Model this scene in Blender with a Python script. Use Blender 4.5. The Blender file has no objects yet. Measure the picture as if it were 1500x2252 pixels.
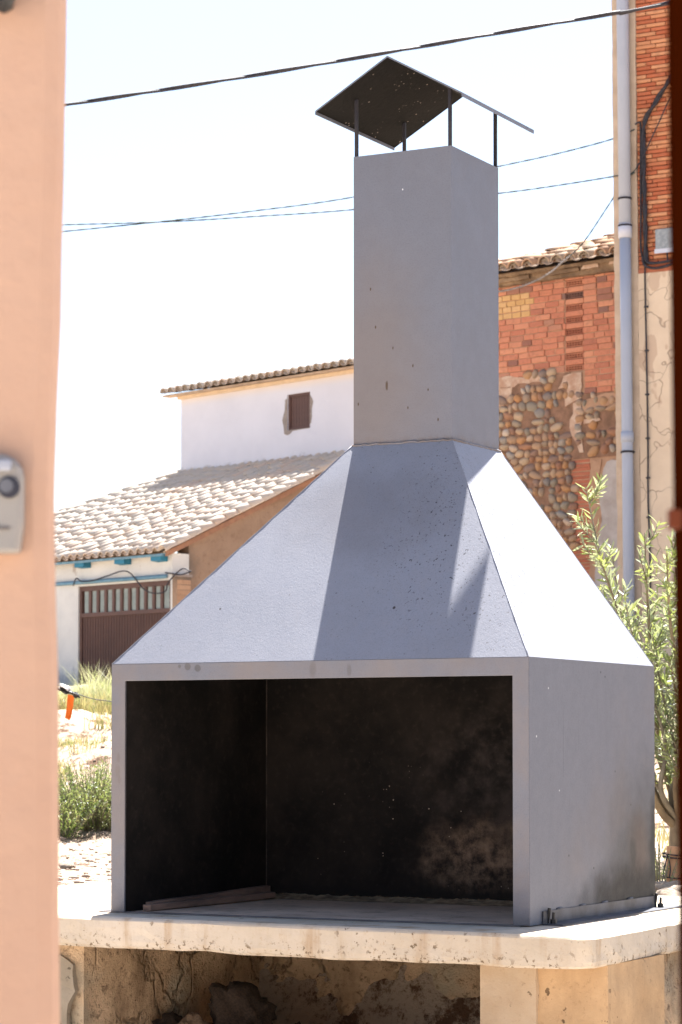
import bpy, bmesh, math, random
from math import sin, cos, pi, radians as R, sqrt
from mathutils import Vector, noise as mnoise, Matrix
random.seed(7)
S = bpy.context.scene
C = S.collection

# ---------------------------------------------------------------- camera, sky, sun, exposure
EYE = 1.55
cam_d = bpy.data.cameras.new('camera'); cam = bpy.data.objects.new('camera', cam_d); C.objects.link(cam)
S.camera = cam
cam.location = (0, 0, EYE); cam.rotation_euler = (R(90 + 2.2015), 0, 0)
cam_d.sensor_fit = 'VERTICAL'; cam_d.sensor_height = 36.0; cam_d.sensor_width = 24.0
cam_d.lens = 5693.66 * 36 / 2252
cam_d.shift_y = 300.3 / 2252
cam_d.clip_start = 0.05; cam_d.clip_end = 2000
cam_d.dof.use_dof = True; cam_d.dof.focus_distance = 8.6; cam_d.dof.aperture_fstop = 13

SUN_AZ, SUN_EL = R(15.0), R(63.2)          # azimuth measured from +Y towards +X
w = bpy.data.worlds.new('World'); S.world = w; w.use_nodes = True
wn = w.node_tree.nodes; wl = w.node_tree.links; wn.clear()
sky = wn.new('ShaderNodeTexSky'); sky.sky_type = 'NISHITA'; sky.sun_disc = False
sky.sun_elevation = SUN_EL; sky.sun_rotation = SUN_AZ
sky.air_density = 1.0; sky.dust_density = 3.2; sky.ozone_density = 1.0; sky.altitude = 800
bg = wn.new('ShaderNodeBackground'); bg.inputs[1].default_value = 0.05
wo = wn.new('ShaderNodeOutputWorld'); wl.new(sky.outputs[0], bg.inputs[0]); wl.new(bg.outputs[0], wo.inputs[0])
sd = bpy.data.lights.new('sun', 'SUN'); sun = bpy.data.objects.new('sun', sd); C.objects.link(sun)
sd.energy = 5.0; sd.angle = R(0.53); sd.color = (1.0, 0.97, 0.93)
sv = Vector((sin(SUN_AZ) * cos(SUN_EL), cos(SUN_AZ) * cos(SUN_EL), sin(SUN_EL)))
sun.rotation_euler = sv.to_track_quat('Z', 'Y').to_euler(); sun.location = (3, 10, 20)
S.view_settings.view_transform = 'Standard'; S.view_settings.look = 'None'
S.view_settings.gamma = 1; S.view_settings.use_curve_mapping = False
S.view_settings.exposure = 2.45

# ---------------------------------------------------------------- materials
class NT:
    def __init__(s, name):
        s.m = bpy.data.materials.new(name); s.m.use_nodes = True
        s.n = s.m.node_tree.nodes; s.l = s.m.node_tree.links; s.n.clear()
        s.out = s.n.new('ShaderNodeOutputMaterial'); s.b = s.n.new('ShaderNodeBsdfPrincipled')
        s.l.new(s.b.outputs[0], s.out.inputs[0])
        s.tc = s.n.new('ShaderNodeTexCoord'); s.co = s.tc.outputs['Object']; s.oi = None
    def put(s, sock, v):
        if isinstance(v, bpy.types.NodeSocket): s.l.new(v, sock)
        elif isinstance(v, (tuple, list)) and len(v) == 3 and sock.type == 'RGBA': sock.default_value = (*v, 1)
        else: sock.default_value = v
    def rand(s):
        if not s.oi: s.oi = s.n.new('ShaderNodeObjectInfo')
        return s.oi.outputs['Random']
    def math(s, op, a, b=0.0, c=None, clamp=False):
        n = s.n.new('ShaderNodeMath'); n.operation = op; n.use_clamp = clamp
        s.put(n.inputs[0], a); s.put(n.inputs[1], b)
        if c is not None: s.put(n.inputs[2], c)
        return n.outputs[0]
    def vmath(s, op, a, b):
        n = s.n.new('ShaderNodeVectorMath'); n.operation = op
        s.put(n.inputs[0], a); s.put(n.inputs[1], b)
        return n.outputs['Value'] if op in ('DISTANCE', 'LENGTH', 'DOT_PRODUCT') else n.outputs[0]
    def scl(s, v, co=None):
        return s.vmath('MULTIPLY', co or s.co, v)
    def perobj(s):
        c = s.n.new('ShaderNodeCombineXYZ'); r = s.math('MULTIPLY', s.rand(), 57.0)
        for i in range(3): s.l.new(r, c.inputs[i])
        s.co = s.vmath('ADD', s.co, c.outputs[0]); return s
    def noise(s, scale, detail=4, rough=.55, co=None, dist=0.0):
        n = s.n.new('ShaderNodeTexNoise'); s.put(n.inputs['Vector'], co or s.co)
        n.inputs['Scale'].default_value = scale; n.inputs['Detail'].default_value = detail
        n.inputs['Roughness'].default_value = rough; n.inputs['Distortion'].default_value = dist
        return n.outputs['Fac']
    def voro(s, scale, feature='F1', co=None, rnd=1.0, out='Distance'):
        n = s.n.new('ShaderNodeTexVoronoi'); n.feature = feature; s.put(n.inputs['Vector'], co or s.co)
        n.inputs['Scale'].default_value = scale; n.inputs['Randomness'].default_value = rnd
        return n.outputs[out]
    def step(s, f, a, b, lo=0.0, hi=1.0):
        n = s.n.new('ShaderNodeMapRange'); n.interpolation_type = 'SMOOTHSTEP'; s.put(n.inputs[0], f)
        n.inputs[1].default_value = a; n.inputs[2].default_value = b
        n.inputs[3].default_value = lo; n.inputs[4].default_value = hi
        return n.outputs[0]
    def ramp(s, f, stops):
        n = s.n.new('ShaderNodeValToRGB'); s.put(n.inputs[0], f); e = n.color_ramp.elements
        while len(e) > 1: e.remove(e[-1])
        e[0].position = stops[0][0]; e[0].color = (*stops[0][1], 1)
        for p, c in stops[1:]:
            q = e.new(p); q.color = (*c, 1)
        return n.outputs[0]
    def mix(s, f, a, b):
        n = s.n.new('ShaderNodeMix'); n.data_type = 'RGBA'
        s.put(n.inputs[0], f); s.put(n.inputs[6], a); s.put(n.inputs[7], b); return n.outputs[2]
    def xyz(s, i):
        n = s.n.new('ShaderNodeSeparateXYZ'); s.l.new(s.tc.outputs['Object'], n.inputs[0]); return n.outputs[i]
    def spot(s, c, r, soft=.3, warp=0.0, ws=20, stretch=(1, 1, 1)):
        co = s.vmath('MULTIPLY', s.vmath('SUBTRACT', s.tc.outputs['Object'], tuple(c)), tuple(stretch))
        d = s.vmath('LENGTH', co, (0, 0, 0))
        if warp: d = s.math('ADD', d, s.math('MULTIPLY', s.math('SUBTRACT', s.noise(ws, 4), .5), warp))
        return s.step(d, r * (1 - soft), r * (1 + soft), 1, 0)
    def bump(s, h, strength=.3, dist=.01):
        n = s.n.new('ShaderNodeBump'); n.inputs['Strength'].default_value = strength
        n.inputs['Distance'].default_value = dist; s.put(n.inputs['Height'], h)
        s.l.new(n.outputs[0], s.b.inputs['Normal'])
    def done(s, col, rough=.8, metal=0.0, spec=.4):
        s.put(s.b.inputs['Base Color'], col); s.put(s.b.inputs['Roughness'], rough)
        s.put(s.b.inputs['Metallic'], metal); s.b.inputs['Specular IOR Level'].default_value = spec
        return s.m

def simple(name, c1, c2=None, scale=6, rough=.85, bump=.25, bscale=60, bdist=.005, per=False, spec=.3, detail=5):
    n = NT(name)
    if per: n.perobj()
    c2 = c2 or tuple(x * .8 for x in c1)
    f = n.step(n.noise(scale, detail, .6), .3, .7)
    if bump: n.bump(n.noise(bscale, 5, .6), bump, bdist)
    return n.done(n.mix(f, c1, c2), rough, 0, spec)

GREY = (.172, .180, .213)
def paint_mat(name, base=GREY, extra=None, drips=.15, metal=.55):
    n = NT(name)
    f = n.step(n.noise(2.3, 5, .6), .3, .7)
    c = n.mix(f, tuple(x * 1.025 for x in base), tuple(x * .965 for x in base))
    c = n.mix(n.math('MULTIPLY', n.step(n.noise(190, 3, .6), .45, .70), .30), c, tuple(x * .6 for x in base))      # orange peel grain
    drip = n.step(n.noise(7, 4, .6, n.scl((3, 3, .35))), .58, .8)
    c = n.mix(n.math('MULTIPLY', drip, drips), c, (.13, .12, .12))
    pits = n.math('MULTIPLY', n.step(n.math('ADD', n.voro(44, co=n.vmath('ADD', n.co, (3, 1, 2))), n.math('MULTIPLY', n.noise(150, 2), .1)), .085, .105, 1, 0), n.step(n.noise(3.1, 2), .52, .62))
    c = n.mix(pits, c, (.06, .05, .05))
    if extra: c = extra(n, c)
    n.bump(n.math('ADD', n.noise(260, 3, .6), n.math('MULTIPLY', n.noise(90, 4, .6), .6)), .30, .0020)
    r = n.step(n.noise(20, 3), .3, .7, .60, .66)
    return n.done(c, r, metal, .5)

def chimney_extra(n, c):
    z = n.xyz(2)
    rust = n.math('MULTIPLY', n.step(n.math('ADD', z, n.math('MULTIPLY', n.noise(9, 5, .65), .1)), 1.675 + .02, 1.675 + .085, 1, 0), n.step(n.noise(26, 4), .35, .6))
    c = n.mix(n.math('MULTIPLY', rust, .85), c, (.13, .085, .05))
    c = n.mix(n.math('MULTIPLY', n.spot((-.86, .53, 1.92), .19, .8, .14, 8, (1, 1, .5)), .45), c, (.22, .17, .135))
    c = n.mix(n.math('MULTIPLY', n.step(z, 1.65, 2.3, 1, 0), .12), c, (.25, .205, .185))
    c = n.mix(n.spot((-.785, .53, 1.885), .009, .4, .012, 60, (1.8, 1, .55)), c, (.10, .07, .05))
    for p in ((-.90, .53, 1.825), (-.70, .53, 1.80), (-.85, .53, 2.24), (-.76, .53, 2.02), (-.62, .53, 1.86), (-.58, .53, 1.75), (-.68, .53, 1.95), (-.83, .53, 2.1)):
        c = n.mix(n.spot(p, .0035, .35, .004, 80, (1.2, 1, .6)), c, (.09, .06, .04))
    c = n.mix(n.spot((-.72, .53, 2.59), .0022, .3, 0, 20, (1, 1, .6)), c, (.8, .8, .8))
    return c
def hood_extra(n, c):
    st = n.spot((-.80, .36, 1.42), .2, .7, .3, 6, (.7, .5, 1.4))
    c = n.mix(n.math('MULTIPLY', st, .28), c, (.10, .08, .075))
    edge = n.math('MULTIPLY', n.step(n.noise(85, 3, .7), .61, .68), n.spot((-.42, .33, 1.33), .30, .6, .1, 5, (1.3, .6, .8)))
    c = n.mix(edge, c, (.05, .045, .05))
    e2 = n.math('MULTIPLY', n.step(n.noise(75, 3, .7), .625, .69), n.spot((-.16, .15, 1.1), .2, .6, .1, 5, (1.7, .6, .6)))
    c = n.mix(e2, c, (.07, .06, .06))
    for p in ((-1.13, .25, 1.28), (-1.24, .13, 1.07), (-.78, .2, 1.22), (-.36, .35, 1.44), (-.95, .4, 1.5), (-.55, .12, 1.06)):
        c = n.mix(n.spot(p, .0045, .3, .006, 60, (1, 1, .7)), c, (.06, .05, .05))
    sp = n.math('MULTIPLY', n.step(n.voro(42, co=n.vmath('ADD', n.co, (7, 2, 5))), .09, .14, 1, 0), n.step(n.noise(2.1, 2), .45, .6))
    return n.mix(n.math('MULTIPLY', sp, .8), c, (.10, .09, .09))
def frame_extra(n, c):
    for p, r in (((-1.297, 0, .866), .0125), ((-1.256, 0, .860), .0125), ((-1.33, 0, .868), .006)):
        c = n.mix(n.math('MULTIPLY', n.spot(p, r, .15, .004, 50), .55), c, (.07, .065, .06))
    for p, r in (((-1.585, 0, .50), .016), ((-1.582, 0, .545), .012), ((-1.578, 0, .47), .01), ((-.8, 0, .85), .02), ((-.66, 0, .845), .014)):
        c = n.mix(n.math('MULTIPLY', n.spot(p, r, .4, .015, 40, (1.6, 1, .7)), .45), c, (.10, .09, .085))
    c = n.mix(n.math('MULTIPLY', n.step(n.noise(3.5, 5, .65), .3, .7), .6), c, (.23, .19, .17))  # warm ground bounce on the front, mixed into the paint colour
    low = n.step(n.math('ADD', n.xyz(2), n.math('MULTIPLY', n.noise(14, 4), .12)), .06, .12, 1, 0)
    return n.mix(n.math('MULTIPLY', low, .4), c, (.13, .115, .10))
def side_extra(n, c):
    wob = n.math('MULTIPLY', n.math('SUBTRACT', n.noise(3.2, 5, .6), .5), .35)
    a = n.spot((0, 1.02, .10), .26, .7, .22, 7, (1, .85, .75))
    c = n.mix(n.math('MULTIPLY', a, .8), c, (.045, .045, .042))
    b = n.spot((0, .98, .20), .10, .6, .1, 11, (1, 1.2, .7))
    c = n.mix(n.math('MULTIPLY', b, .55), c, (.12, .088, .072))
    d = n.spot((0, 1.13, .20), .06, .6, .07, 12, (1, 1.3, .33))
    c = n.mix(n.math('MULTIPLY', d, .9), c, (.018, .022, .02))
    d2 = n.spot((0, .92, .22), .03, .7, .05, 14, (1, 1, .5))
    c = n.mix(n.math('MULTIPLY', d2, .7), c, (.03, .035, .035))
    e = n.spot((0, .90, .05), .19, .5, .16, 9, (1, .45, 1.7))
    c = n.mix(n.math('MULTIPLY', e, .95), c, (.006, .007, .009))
    sc = n.math('MULTIPLY', n.step(n.noise(3, 2, .5, n.scl((1, 60, 1.2))), .68, .7), n.step(n.xyz(2), .35, .6))
    c = n.mix(n.math('MULTIPLY', sc, .4), c, (.09, .09, .11))
    c = n.mix(n.math('MULTIPLY', n.spot((0, .285, .60), .09, .2, 0, 5, (1, 45, .75)), .5), c, (.07, .07, .085))
    for q in ((0, .62, .845), (0, .66, .83), (0, .33, .22), (0, .55, .17), (0, .9, .38), (0, .75, .5)): c = n.mix(n.spot(q, .004, .4, .005, 70), c, (.03, .03, .03))
    for q in ((0, .25, .44), (0, .16, .78), (0, .06, .62)): c = n.mix(n.spot(q, .0035, .4, .004, 70), c, (.6, .6, .6))
    haze = n.math('MULTIPLY', n.step(n.noise(2.0, 4, .6), .5, .75), .25)
    return n.mix(haze, c, (.20, .165, .145))

M = {}
M['paint'] = paint_mat('grey_paint')
M['paint_chimney'] = paint_mat('grey_paint_stained', GREY, chimney_extra)
M['paint_hood'] = paint_mat('grey_paint_sunlit_speckled', (.272, .276, .308), hood_extra, .1, .68)  # speckled grey, base lightened to put the hood's sunlit brightness into the colour
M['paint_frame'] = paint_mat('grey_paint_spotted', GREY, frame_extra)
M['paint_side'] = paint_mat('grey_paint_sooty', tuple(x * .93 for x in GREY), side_extra, .04)

def soot_mat(name, speck=True, patch=False, dark=1.0):
    n = NT(name)
    c = n.mix(n.step(n.noise(3.2, 6, .65), .35, .7), tuple(x * dark for x in (.005, .0042, .004)), tuple(x * dark for x in (.019, .0145, .012)))
    c = n.mix(n.math('MULTIPLY', n.step(n.noise(40, 4), .5, .8), .25 * dark), c, (.06, .045, .035))
    if patch:
        pz = n.spot((-.66, 1.02, .17), .15, .7, .2, 9, (.8, 1, 1.2))
        pz = n.math('MULTIPLY', pz, n.step(n.noise(15, 8, .72), .34, .74))
        c = n.mix(n.math('MULTIPLY', pz, .75), c, (.33, .225, .155))
        p2 = n.math('MULTIPLY', n.spot((-.60, 1.02, .50), .24, .8, .2, 6), n.step(n.noise(10, 5, .6), .35, .7))
        c = n.mix(n.math('MULTIPLY', p2, .4), c, (.10, .078, .07))
        reg = n.spot((-.85, 1.02, .24), .34, .5, .2, 7, (.7, 1, 1.5))
        sp = n.math('MULTIPLY', n.step(n.math('ADD', n.voro(46), n.math('MULTIPLY', n.noise(90, 3), .25)), .20, .25, 1, 0), n.step(n.noise(8, 3), .56, .64))
        c = n.mix(n.math('MULTIPLY', sp, reg), c, (.45, .36, .28))
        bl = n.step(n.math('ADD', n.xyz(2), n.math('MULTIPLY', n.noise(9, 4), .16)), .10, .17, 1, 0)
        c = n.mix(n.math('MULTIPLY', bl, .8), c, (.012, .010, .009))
        ln = n.step(n.math('ADD', n.xyz(2), n.math('MULTIPLY', n.noise(30, 4), .03)), .028, .036, 1, 0)
        c = n.mix(n.math('MULTIPLY', ln, .8), c, (.26, .18, .11))
    elif speck:
        sp = n.math('MULTIPLY', n.step(n.voro(60), .12, .2, 1, 0), n.step(n.noise(11, 2), .52, .6))
        c = n.mix(n.math('MULTIPLY', sp, .8), c, (.40, .33, .28))
    n.bump(n.noise(60, 5, .65), .4, .004)
    return n.done(c, .85, 0, .2)
M['soot_back'] = soot_mat('soot_back_wall', patch=True)
M['soot'] = soot_mat('soot', speck=False)
M['soot_cap'] = soot_mat('soot_with_rust_flecks', dark=.2)
M['iron'] = simple('dark_iron', (.016, .016, .026), (.03, .026, .028), 20, .6, .2)
M['steel_edge'] = simple('worn_steel', (.10, .085, .08), (.2, .17, .16), 9, .55, .3)
M['seam'] = simple('sooty_weld', (.10, .075, .06), (.02, .017, .015), 14, .8, .3)
M['flange'] = simple('grey_blue_flange', (.09, .095, .12), (.035, .037, .045), 7, .5, .2, 90, .002)
n = NT('burnt_wood'); g = n.noise(6, 5, .6, n.scl((4, .6, 4)))
n.bump(n.noise(40, 4, .6, n.scl((1, .15, 1))), .5, .003)
M['burnt_wood'] = n.done(n.mix(n.step(g, .3, .7), (.30, .19, .14), (.13, .085, .065)), .9)

def concrete(name, c1, c2, dark, streak=.4, pitsc=48, low=False):
    n = NT(name)
    c = n.mix(n.step(n.noise(2.6, 6, .65), .3, .7), c1, c2)
    c = n.mix(n.math('MULTIPLY', n.step(n.noise(5, 5, .6, n.scl((2.2, 2.2, .25))), .5, .78), streak), c, dark)
    c = n.mix(n.math('MULTIPLY', n.step(n.noise(55, 4, .7), .56, .72), .35), c, dark)
    pit = n.math('MULTIPLY', n.step(n.noise(pitsc, 3, .6), .635, .66), n.step(n.noise(5, 3), .45, .6))
    if low:
        p2 = n.math('MULTIPLY', n.step(n.noise(60, 3, .65), .58, .61), n.math('MULTIPLY', n.step(n.math('ADD', n.xyz(2), n.math('MULTIPLY', n.noise(7, 3), .03)), .895, .94, 1, 0), n.step(n.noise(9, 2), .40, .55)))
        pit = n.math('MAXIMUM', pit, p2)
    c = n.mix(n.math('MULTIPLY', pit, .8), c, tuple(x * .35 for x in dark))
    n.bump(n.math('ADD', n.noise(45, 6, .7), n.math('MULTIPLY', pit, -1.2)), .55, .006)
    return n.done(c, .92, 0, .2)
M['slab'] = concrete('cast_concrete', (.56, .48, .39), (.46, .38, .29), (.33, .20, .095), .8, 42, low=True)
M['plaster'] = concrete('ochre_mortar', (.52, .35, .20), (.38, .245, .135), (.18, .10, .055), .6, 30)
M['plaster_pale'] = concrete('pale_mortar', (.46, .36, .26), (.38, .27, .17), (.25, .16, .09), .2)
M['floor_slab'] = concrete('ashy_concrete', (.74, .55, .42), (.50, .36, .27), (.16, .095, .06), .6)
n = NT('rough_earth_render')
c = n.mix(n.step(n.noise(4, 6, .7), .3, .7), (.70, .50, .32), (.50, .35, .22))
c = n.mix(n.math('MULTIPLY', n.step(n.noise(2.2, 4, .6), .52, .66), .7), c, (.40, .36, .27))
c = n.mix(n.math('MULTIPLY', n.step(n.noise(34, 6, .75), .53, .64), .75), c, (.14, .085, .05))
c = n.mix(n.math('MULTIPLY', n.step(n.noise(3.1, 5, .6, n.scl((1.3, 1.3, .7))), .5, .68), .6), c, (.22, .14, .08))
cr = n.n.new('ShaderNodeTexNoise'); n.l.new(n.co, cr.inputs['Vector']); cr.inputs['Scale'].default_value = 5; cr.inputs['Detail'].default_value = 4
edg = n.step(n.voro(5.5, 'DISTANCE_TO_EDGE', n.vmath('ADD', n.co, n.vmath('MULTIPLY', cr.outputs['Color'], (.35, .35, .35)))), .0, .09, 1, 0)
edg = n.math('MULTIPLY', edg, n.step(n.noise(3.5, 3), .42, .6))
c = n.mix(n.math('MULTIPLY', edg, .40), c, (.12, .08, .05))
n.bump(n.math('ADD', n.math('ADD', n.noise(24, 6, .7), n.noise(90, 4, .7)), n.math('MULTIPLY', edg, -1.5)), .9, .014)
M['recess'] = n.done(c, .95, 0, .15)
M['grey_mortar'] = concrete('grey_mortar', (.37, .31, .24), (.25, .205, .15), (.15, .11, .07), .6)
M['char'] = simple('charred_stone', (.022, .016, .013), (.07, .045, .03), 14, .95, .8, 40, .01, per=True)
M['rubble'] = simple('rubble_stone', (.28, .19, .12), (.14, .09, .06), 10, .95, .7, 40, .01, per=True)

# ground
n = NT('sandy_soil')
c = n.mix(n.step(n.noise(.9, 6, .65), .35, .65), (.52, .42, .33), (.42, .31, .22))
c = n.mix(n.step(n.noise(5, 8, .78), .50, .60), c, (.14, .08, .05))  # brown clod patches, shade of steep faces put into the soil colour
c = n.mix(n.math('MULTIPLY', n.step(n.noise(35, 4, .7), .55, .7), .6), c, (.15, .10, .065))
n.bump(n.noise(16, 7, .75), 1.0, .05)
M['soil'] = n.done(c, .95, 0, .15)
M['patio'] = concrete('patio_concrete', (.46, .41, .35), (.40, .34, .28), (.30, .24, .18), .15)
M['pale_rock'] = simple('pale_rock', (.42, .36, .29), (.30, .22, .16), 6, .95, .8, 25, .02, per=True)
M['pebble'] = simple('pebbles', (.42, .32, .25), (.26, .19, .14), 30, .95, .3)

# near things
n = NT('pink_stucco')
c = n.mix(n.step(n.noise(1.6, 4, .6, n.scl((1, 1, .5))), .3, .7), (.565, .365, .265), (.53, .335, .238))
c = n.mix(n.math('MULTIPLY', n.step(n.noise(9, 5, .6), .5, .75), .25), c, (.50, .30, .21))
c = n.mix(n.math('MULTIPLY', n.step(n.noise(40, 6, .7), .5, .72), .2), c, (.48, .29, .20))
n.bump(n.math('ADD', n.noise(30, 5, .6), n.math('MULTIPLY', n.noise(4, 4), .8)), .4, .006)
M['pink'] = n.done(c, .9, 0, .2)
M['device'] = simple('warm_grey_plastic', (.34, .315, .29), (.30, .28, .26), 5, .45, .05)
M['device_top'] = simple('pale_plastic_hood', (.38, .40, .46), (.34, .36, .42), 5, .35, .05)
M['lens'] = simple('dark_lens', (.035, .03, .04), (.06, .055, .07), 5, .15, 0)
M['lens_glass'] = simple('grey_lens', (.16, .16, .18), (.1, .1, .12), 30, .2, 0)
M['brown_gate'] = simple('red_brown_gate_paint', (.030, .0045, .0006), (.024, .0035, .0005), 3, .8, .05, spec=.0)
M['latch'] = simple('red_brown_latch_paint', (.14, .034, .014), (.11, .027, .011), 6, .6, .05, spec=.1)
M['black'] = simple('black_plastic', (.015, .015, .017), (.03, .03, .03), 8, .5, .1)

# walls far off
n = NT('whitewash')
c = n.mix(n.step(n.noise(.8, 5, .6), .3, .7), (.66, .68, .74), (.60, .62, .68))
n.bump(n.noise(7, 5, .6), .4, .02)
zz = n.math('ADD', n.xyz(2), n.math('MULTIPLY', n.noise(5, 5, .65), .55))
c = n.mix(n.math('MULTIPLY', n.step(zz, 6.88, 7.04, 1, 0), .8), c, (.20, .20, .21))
c = n.mix(n.math('MULTIPLY', n.step(n.xyz(2), 7.9, 8.1), .45), c, (.75, .60, .42))  # warm light bounced up under the eave, painted into the wall colour
M['white_wall'] = n.done(c, .9, 0, .2)
n = NT('cream_whitewash')
c = n.mix(n.step(n.noise(1.3, 5, .65), .35, .7), (.64, .66, .64), (.55, .57, .56))
c = n.mix(n.math('MULTIPLY', n.step(n.noise(4, 5, .6, n.scl((1, 1, .4))), .62, .68), .7), c, (.33, .29, .25))
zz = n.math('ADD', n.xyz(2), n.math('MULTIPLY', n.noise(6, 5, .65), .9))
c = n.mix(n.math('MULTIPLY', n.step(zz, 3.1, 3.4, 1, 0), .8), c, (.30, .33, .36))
n.bump(n.noise(9, 5, .6), .5, .02)
M['cream_wall'] = n.done(c, .9, 0, .2)
n = NT('brown_earth_plaster')
c = n.mix(n.step(n.noise(1.4, 6, .65), .35, .7), (.34, .245, .175), (.28, .195, .135))
c = n.mix(n.math('MULTIPLY', n.step(n.noise(8, 5, .7), .5, .7), .5), c, (.19, .12, .08))
c = n.mix(n.spot((.25, .2, 4.55), .35, .5, .3, 8), c, (.13, .115, .10))
n.bump(n.noise(12, 6, .7), .6, .03)
M['gable'] = n.done(c, .95, 0, .15)
def tile_mat(name, a, b, c_):
    n = NT(name).perobj()
    col = n.ramp(n.rand(), [(0, a), (.5, b), (1, c_)])
    lich = n.step(n.noise(9, 5, .65), .55, .7)
    col = n.mix(n.math('MULTIPLY', lich, .5), col, (.30, .27, .21))
    n.bump(n.noise(30, 4), .4, .006)
    return n.done(col, .9, 0, .2)
M['tile'] = tile_mat('old_roof_tile', (.58, .51, .43), (.50, .44, .37), (.58, .45, .35))
M['tile_old'] = tile_mat('weathered_roof_tile', (.46, .30, .20), (.38, .23, .14), (.46, .38, .29))
M['tile_under'] = simple('channel_tile', (.50, .39, .29), (.38, .28, .20), 6, .9, .3)
M['verge'] = simple('terracotta_verge', (.36, .20, .125), (.27, .15, .10), 9, .9, .3)
M['blue'] = simple('blue_painted_wood', (.022, .16, .27), (.03, .20, .32), 9, .6, .2)
M['blue_pale'] = simple('pale_blue_paint', (.16, .30, .40), (.11, .24, .34), 9, .6, .2)
M['brown_metal'] = simple('brown_painted_metal', (.115, .062, .050), (.09, .050, .042), 3, .5, .1)
M['glass'] = simple('frosted_green_glass', (.30, .34, .32), (.20, .25, .24), 5, .25, .1, spec=.6)
M['raw_patch'] = simple('raw_mortar', (.32, .28, .25), (.24, .21, .19), 9, .95, .5)

def brick_mat(name, stops, streak=.35):
    n = NT(name).perobj()
    c = n.ramp(n.rand(), stops)
    c = n.mix(n.math('MULTIPLY', n.step(n.noise(16, 5, .65), .45, .7), streak), c, (.20, .10, .065))
    c = n.mix(n.math('MULTIPLY', n.step(n.noise(60, 3), .55, .75), .35), c, (.50, .32, .20))
    n.bump(n.noise(50, 5, .6), .4, .004)
    return n.done(c, .9, 0, .2)
M['brick'] = brick_mat('orange_red_brick', [(0, (.53, .215, .13)), (.3, (.50, .20, .125)), (.5, (.58, .27, .165)), (.7, (.46, .175, .11)), (.84, (.40, .16, .105)), (.90, (.46, .24, .16)), (.95, (.27, .125, .095)), (1, (.22, .13, .11))])
M['brick_yellow'] = brick_mat('yellow_brick', [(0, (.56, .35, .15)), (1, (.62, .40, .20))], .15)
M['brick_thin'] = brick_mat('thin_orange_brick', [(0, (.47, .15, .075)), (.35, (.40, .115, .055)), (.6, (.54, .245, .125)), (1, (.57, .28, .15))])
M['brick_dark'] = brick_mat('red_flat_brick', [(0, (.38, .12, .07)), (1, (.45, .165, .10))])
M['brick_brown'] = brick_mat('brown_brick', [(0, (.36, .23, .15)), (1, (.44, .29, .19))])
M['mortar'] = simple('sandy_mortar', (.46, .29, .19), (.36, .22, .14), 7, .95, .5, 50, .01)
M['mortar_dark'] = simple('brown_mortar', (.30, .175, .115), (.17, .10, .065), 7, .95, .5, 50, .01)
n = NT('cobble').perobj()
c = n.ramp(n.rand(), [(0, (.40, .25, .14)), (.2, (.42, .22, .10)), (.35, (.33, .24, .17)), (.48, (.24, .215, .17)), (.6, (.45, .33, .22)), (.7, (.30, .15, .09)), (.8, (.20, .19, .175)), (.9, (.50, .42, .34)), (1, (.36, .21, .11))])
c = n.mix(n.math('MULTIPLY', n.step(n.noise(14, 4), .5, .7), .3), c, (.18, .12, .09)); n.bump(n.noise(30, 5), .3, .005)
M['cobble'] = n.done(c, .85, 0, .3)
n = NT('beige_cracked_render')
c = n.mix(n.step(n.noise(1.7, 6, .6), .3, .7), (.68, .56, .42), (.60, .485, .36))
w_ = n.vmath('ADD', n.co, n.scl((.12, .12, .12), None))
cr = n.n.new('ShaderNodeTexNoise'); n.l.new(n.co, cr.inputs['Vector']); cr.inputs['Scale'].default_value = 3
w2 = n.vmath('ADD', n.co, n.vmath('MULTIPLY', cr.outputs['Color'], (.55, .55, .55)))
crack = n.step(n.voro(2.1, 'DISTANCE_TO_EDGE', w2), .004, .016, 1, 0)
c = n.mix(n.math('MULTIPLY', crack, .6), c, (.22, .155, .115))
c = n.mix(n.math('MULTIPLY', n.step(n.noise(2.6, 3, .5, n.scl((1.4, 1, .8))), .60, .63), .45), c, (.38, .25, .18))
n.bump(n.math('ADD', n.noise(18, 5), n.math('MULTIPLY', crack, -1)), .5, .01)
M['beige'] = n.done(c, .92, 0, .2)
M['beige_edge'] = simple('beige_corner_render', (.56, .45, .34), (.45, .35, .26), 4, .92, .5, 25, .01)
M['patch_white'] = simple('old_whitewash', (.50, .47, .45), (.36, .32, .29), 3.5, .92, .6, 14, .02, detail=7)
M['patch_cream'] = simple('flaking_whitewash', (.56, .44, .34), (.40, .24, .16), 9, .92, .6, 14, .02, detail=7)
M['pipe'] = simple('grey_blue_pipe', (.36, .40, .48), (.33, .37, .445), 2, .6, .05, spec=.15)
M['pipe_collar'] = simple('pale_pipe_collar', (.52, .56, .64), (.49, .52, .60), 2, .45, .05)
M['meter'] = simple('grey_meter_cover', (.33, .36, .38), (.20, .23, .25), 22, .4, .3)
M['cable'] = simple('black_cable', (.018, .017, .022), (.04, .04, .05), 30, .6, .1)
M['cable_grey'] = simple('grey_green_cable', (.03, .045, .04), (.07, .08, .075), 30, .6, .1)
M['scrap_grey'] = simple('grey_sheathed_cable', (.30, .28, .27), (.2, .19, .18), 12, .6, .1)
M['wood_stake'] = simple('raw_pine', (.50, .29, .16), (.40, .22, .115), 6, .85, .3)
M['orange'] = simple('orange_plastic', (.80, .18, .015), (.72, .14, .01), 8, .5, .05)
M['scrap'] = simple('white_plastic_scrap', (.65, .66, .68), (.5, .5, .52), 12, .5, .1)
M['beam'] = simple('old_eave_rubble', (.30, .21, .13), (.15, .10, .065), 5, .95, .7, 18, .03)

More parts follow.
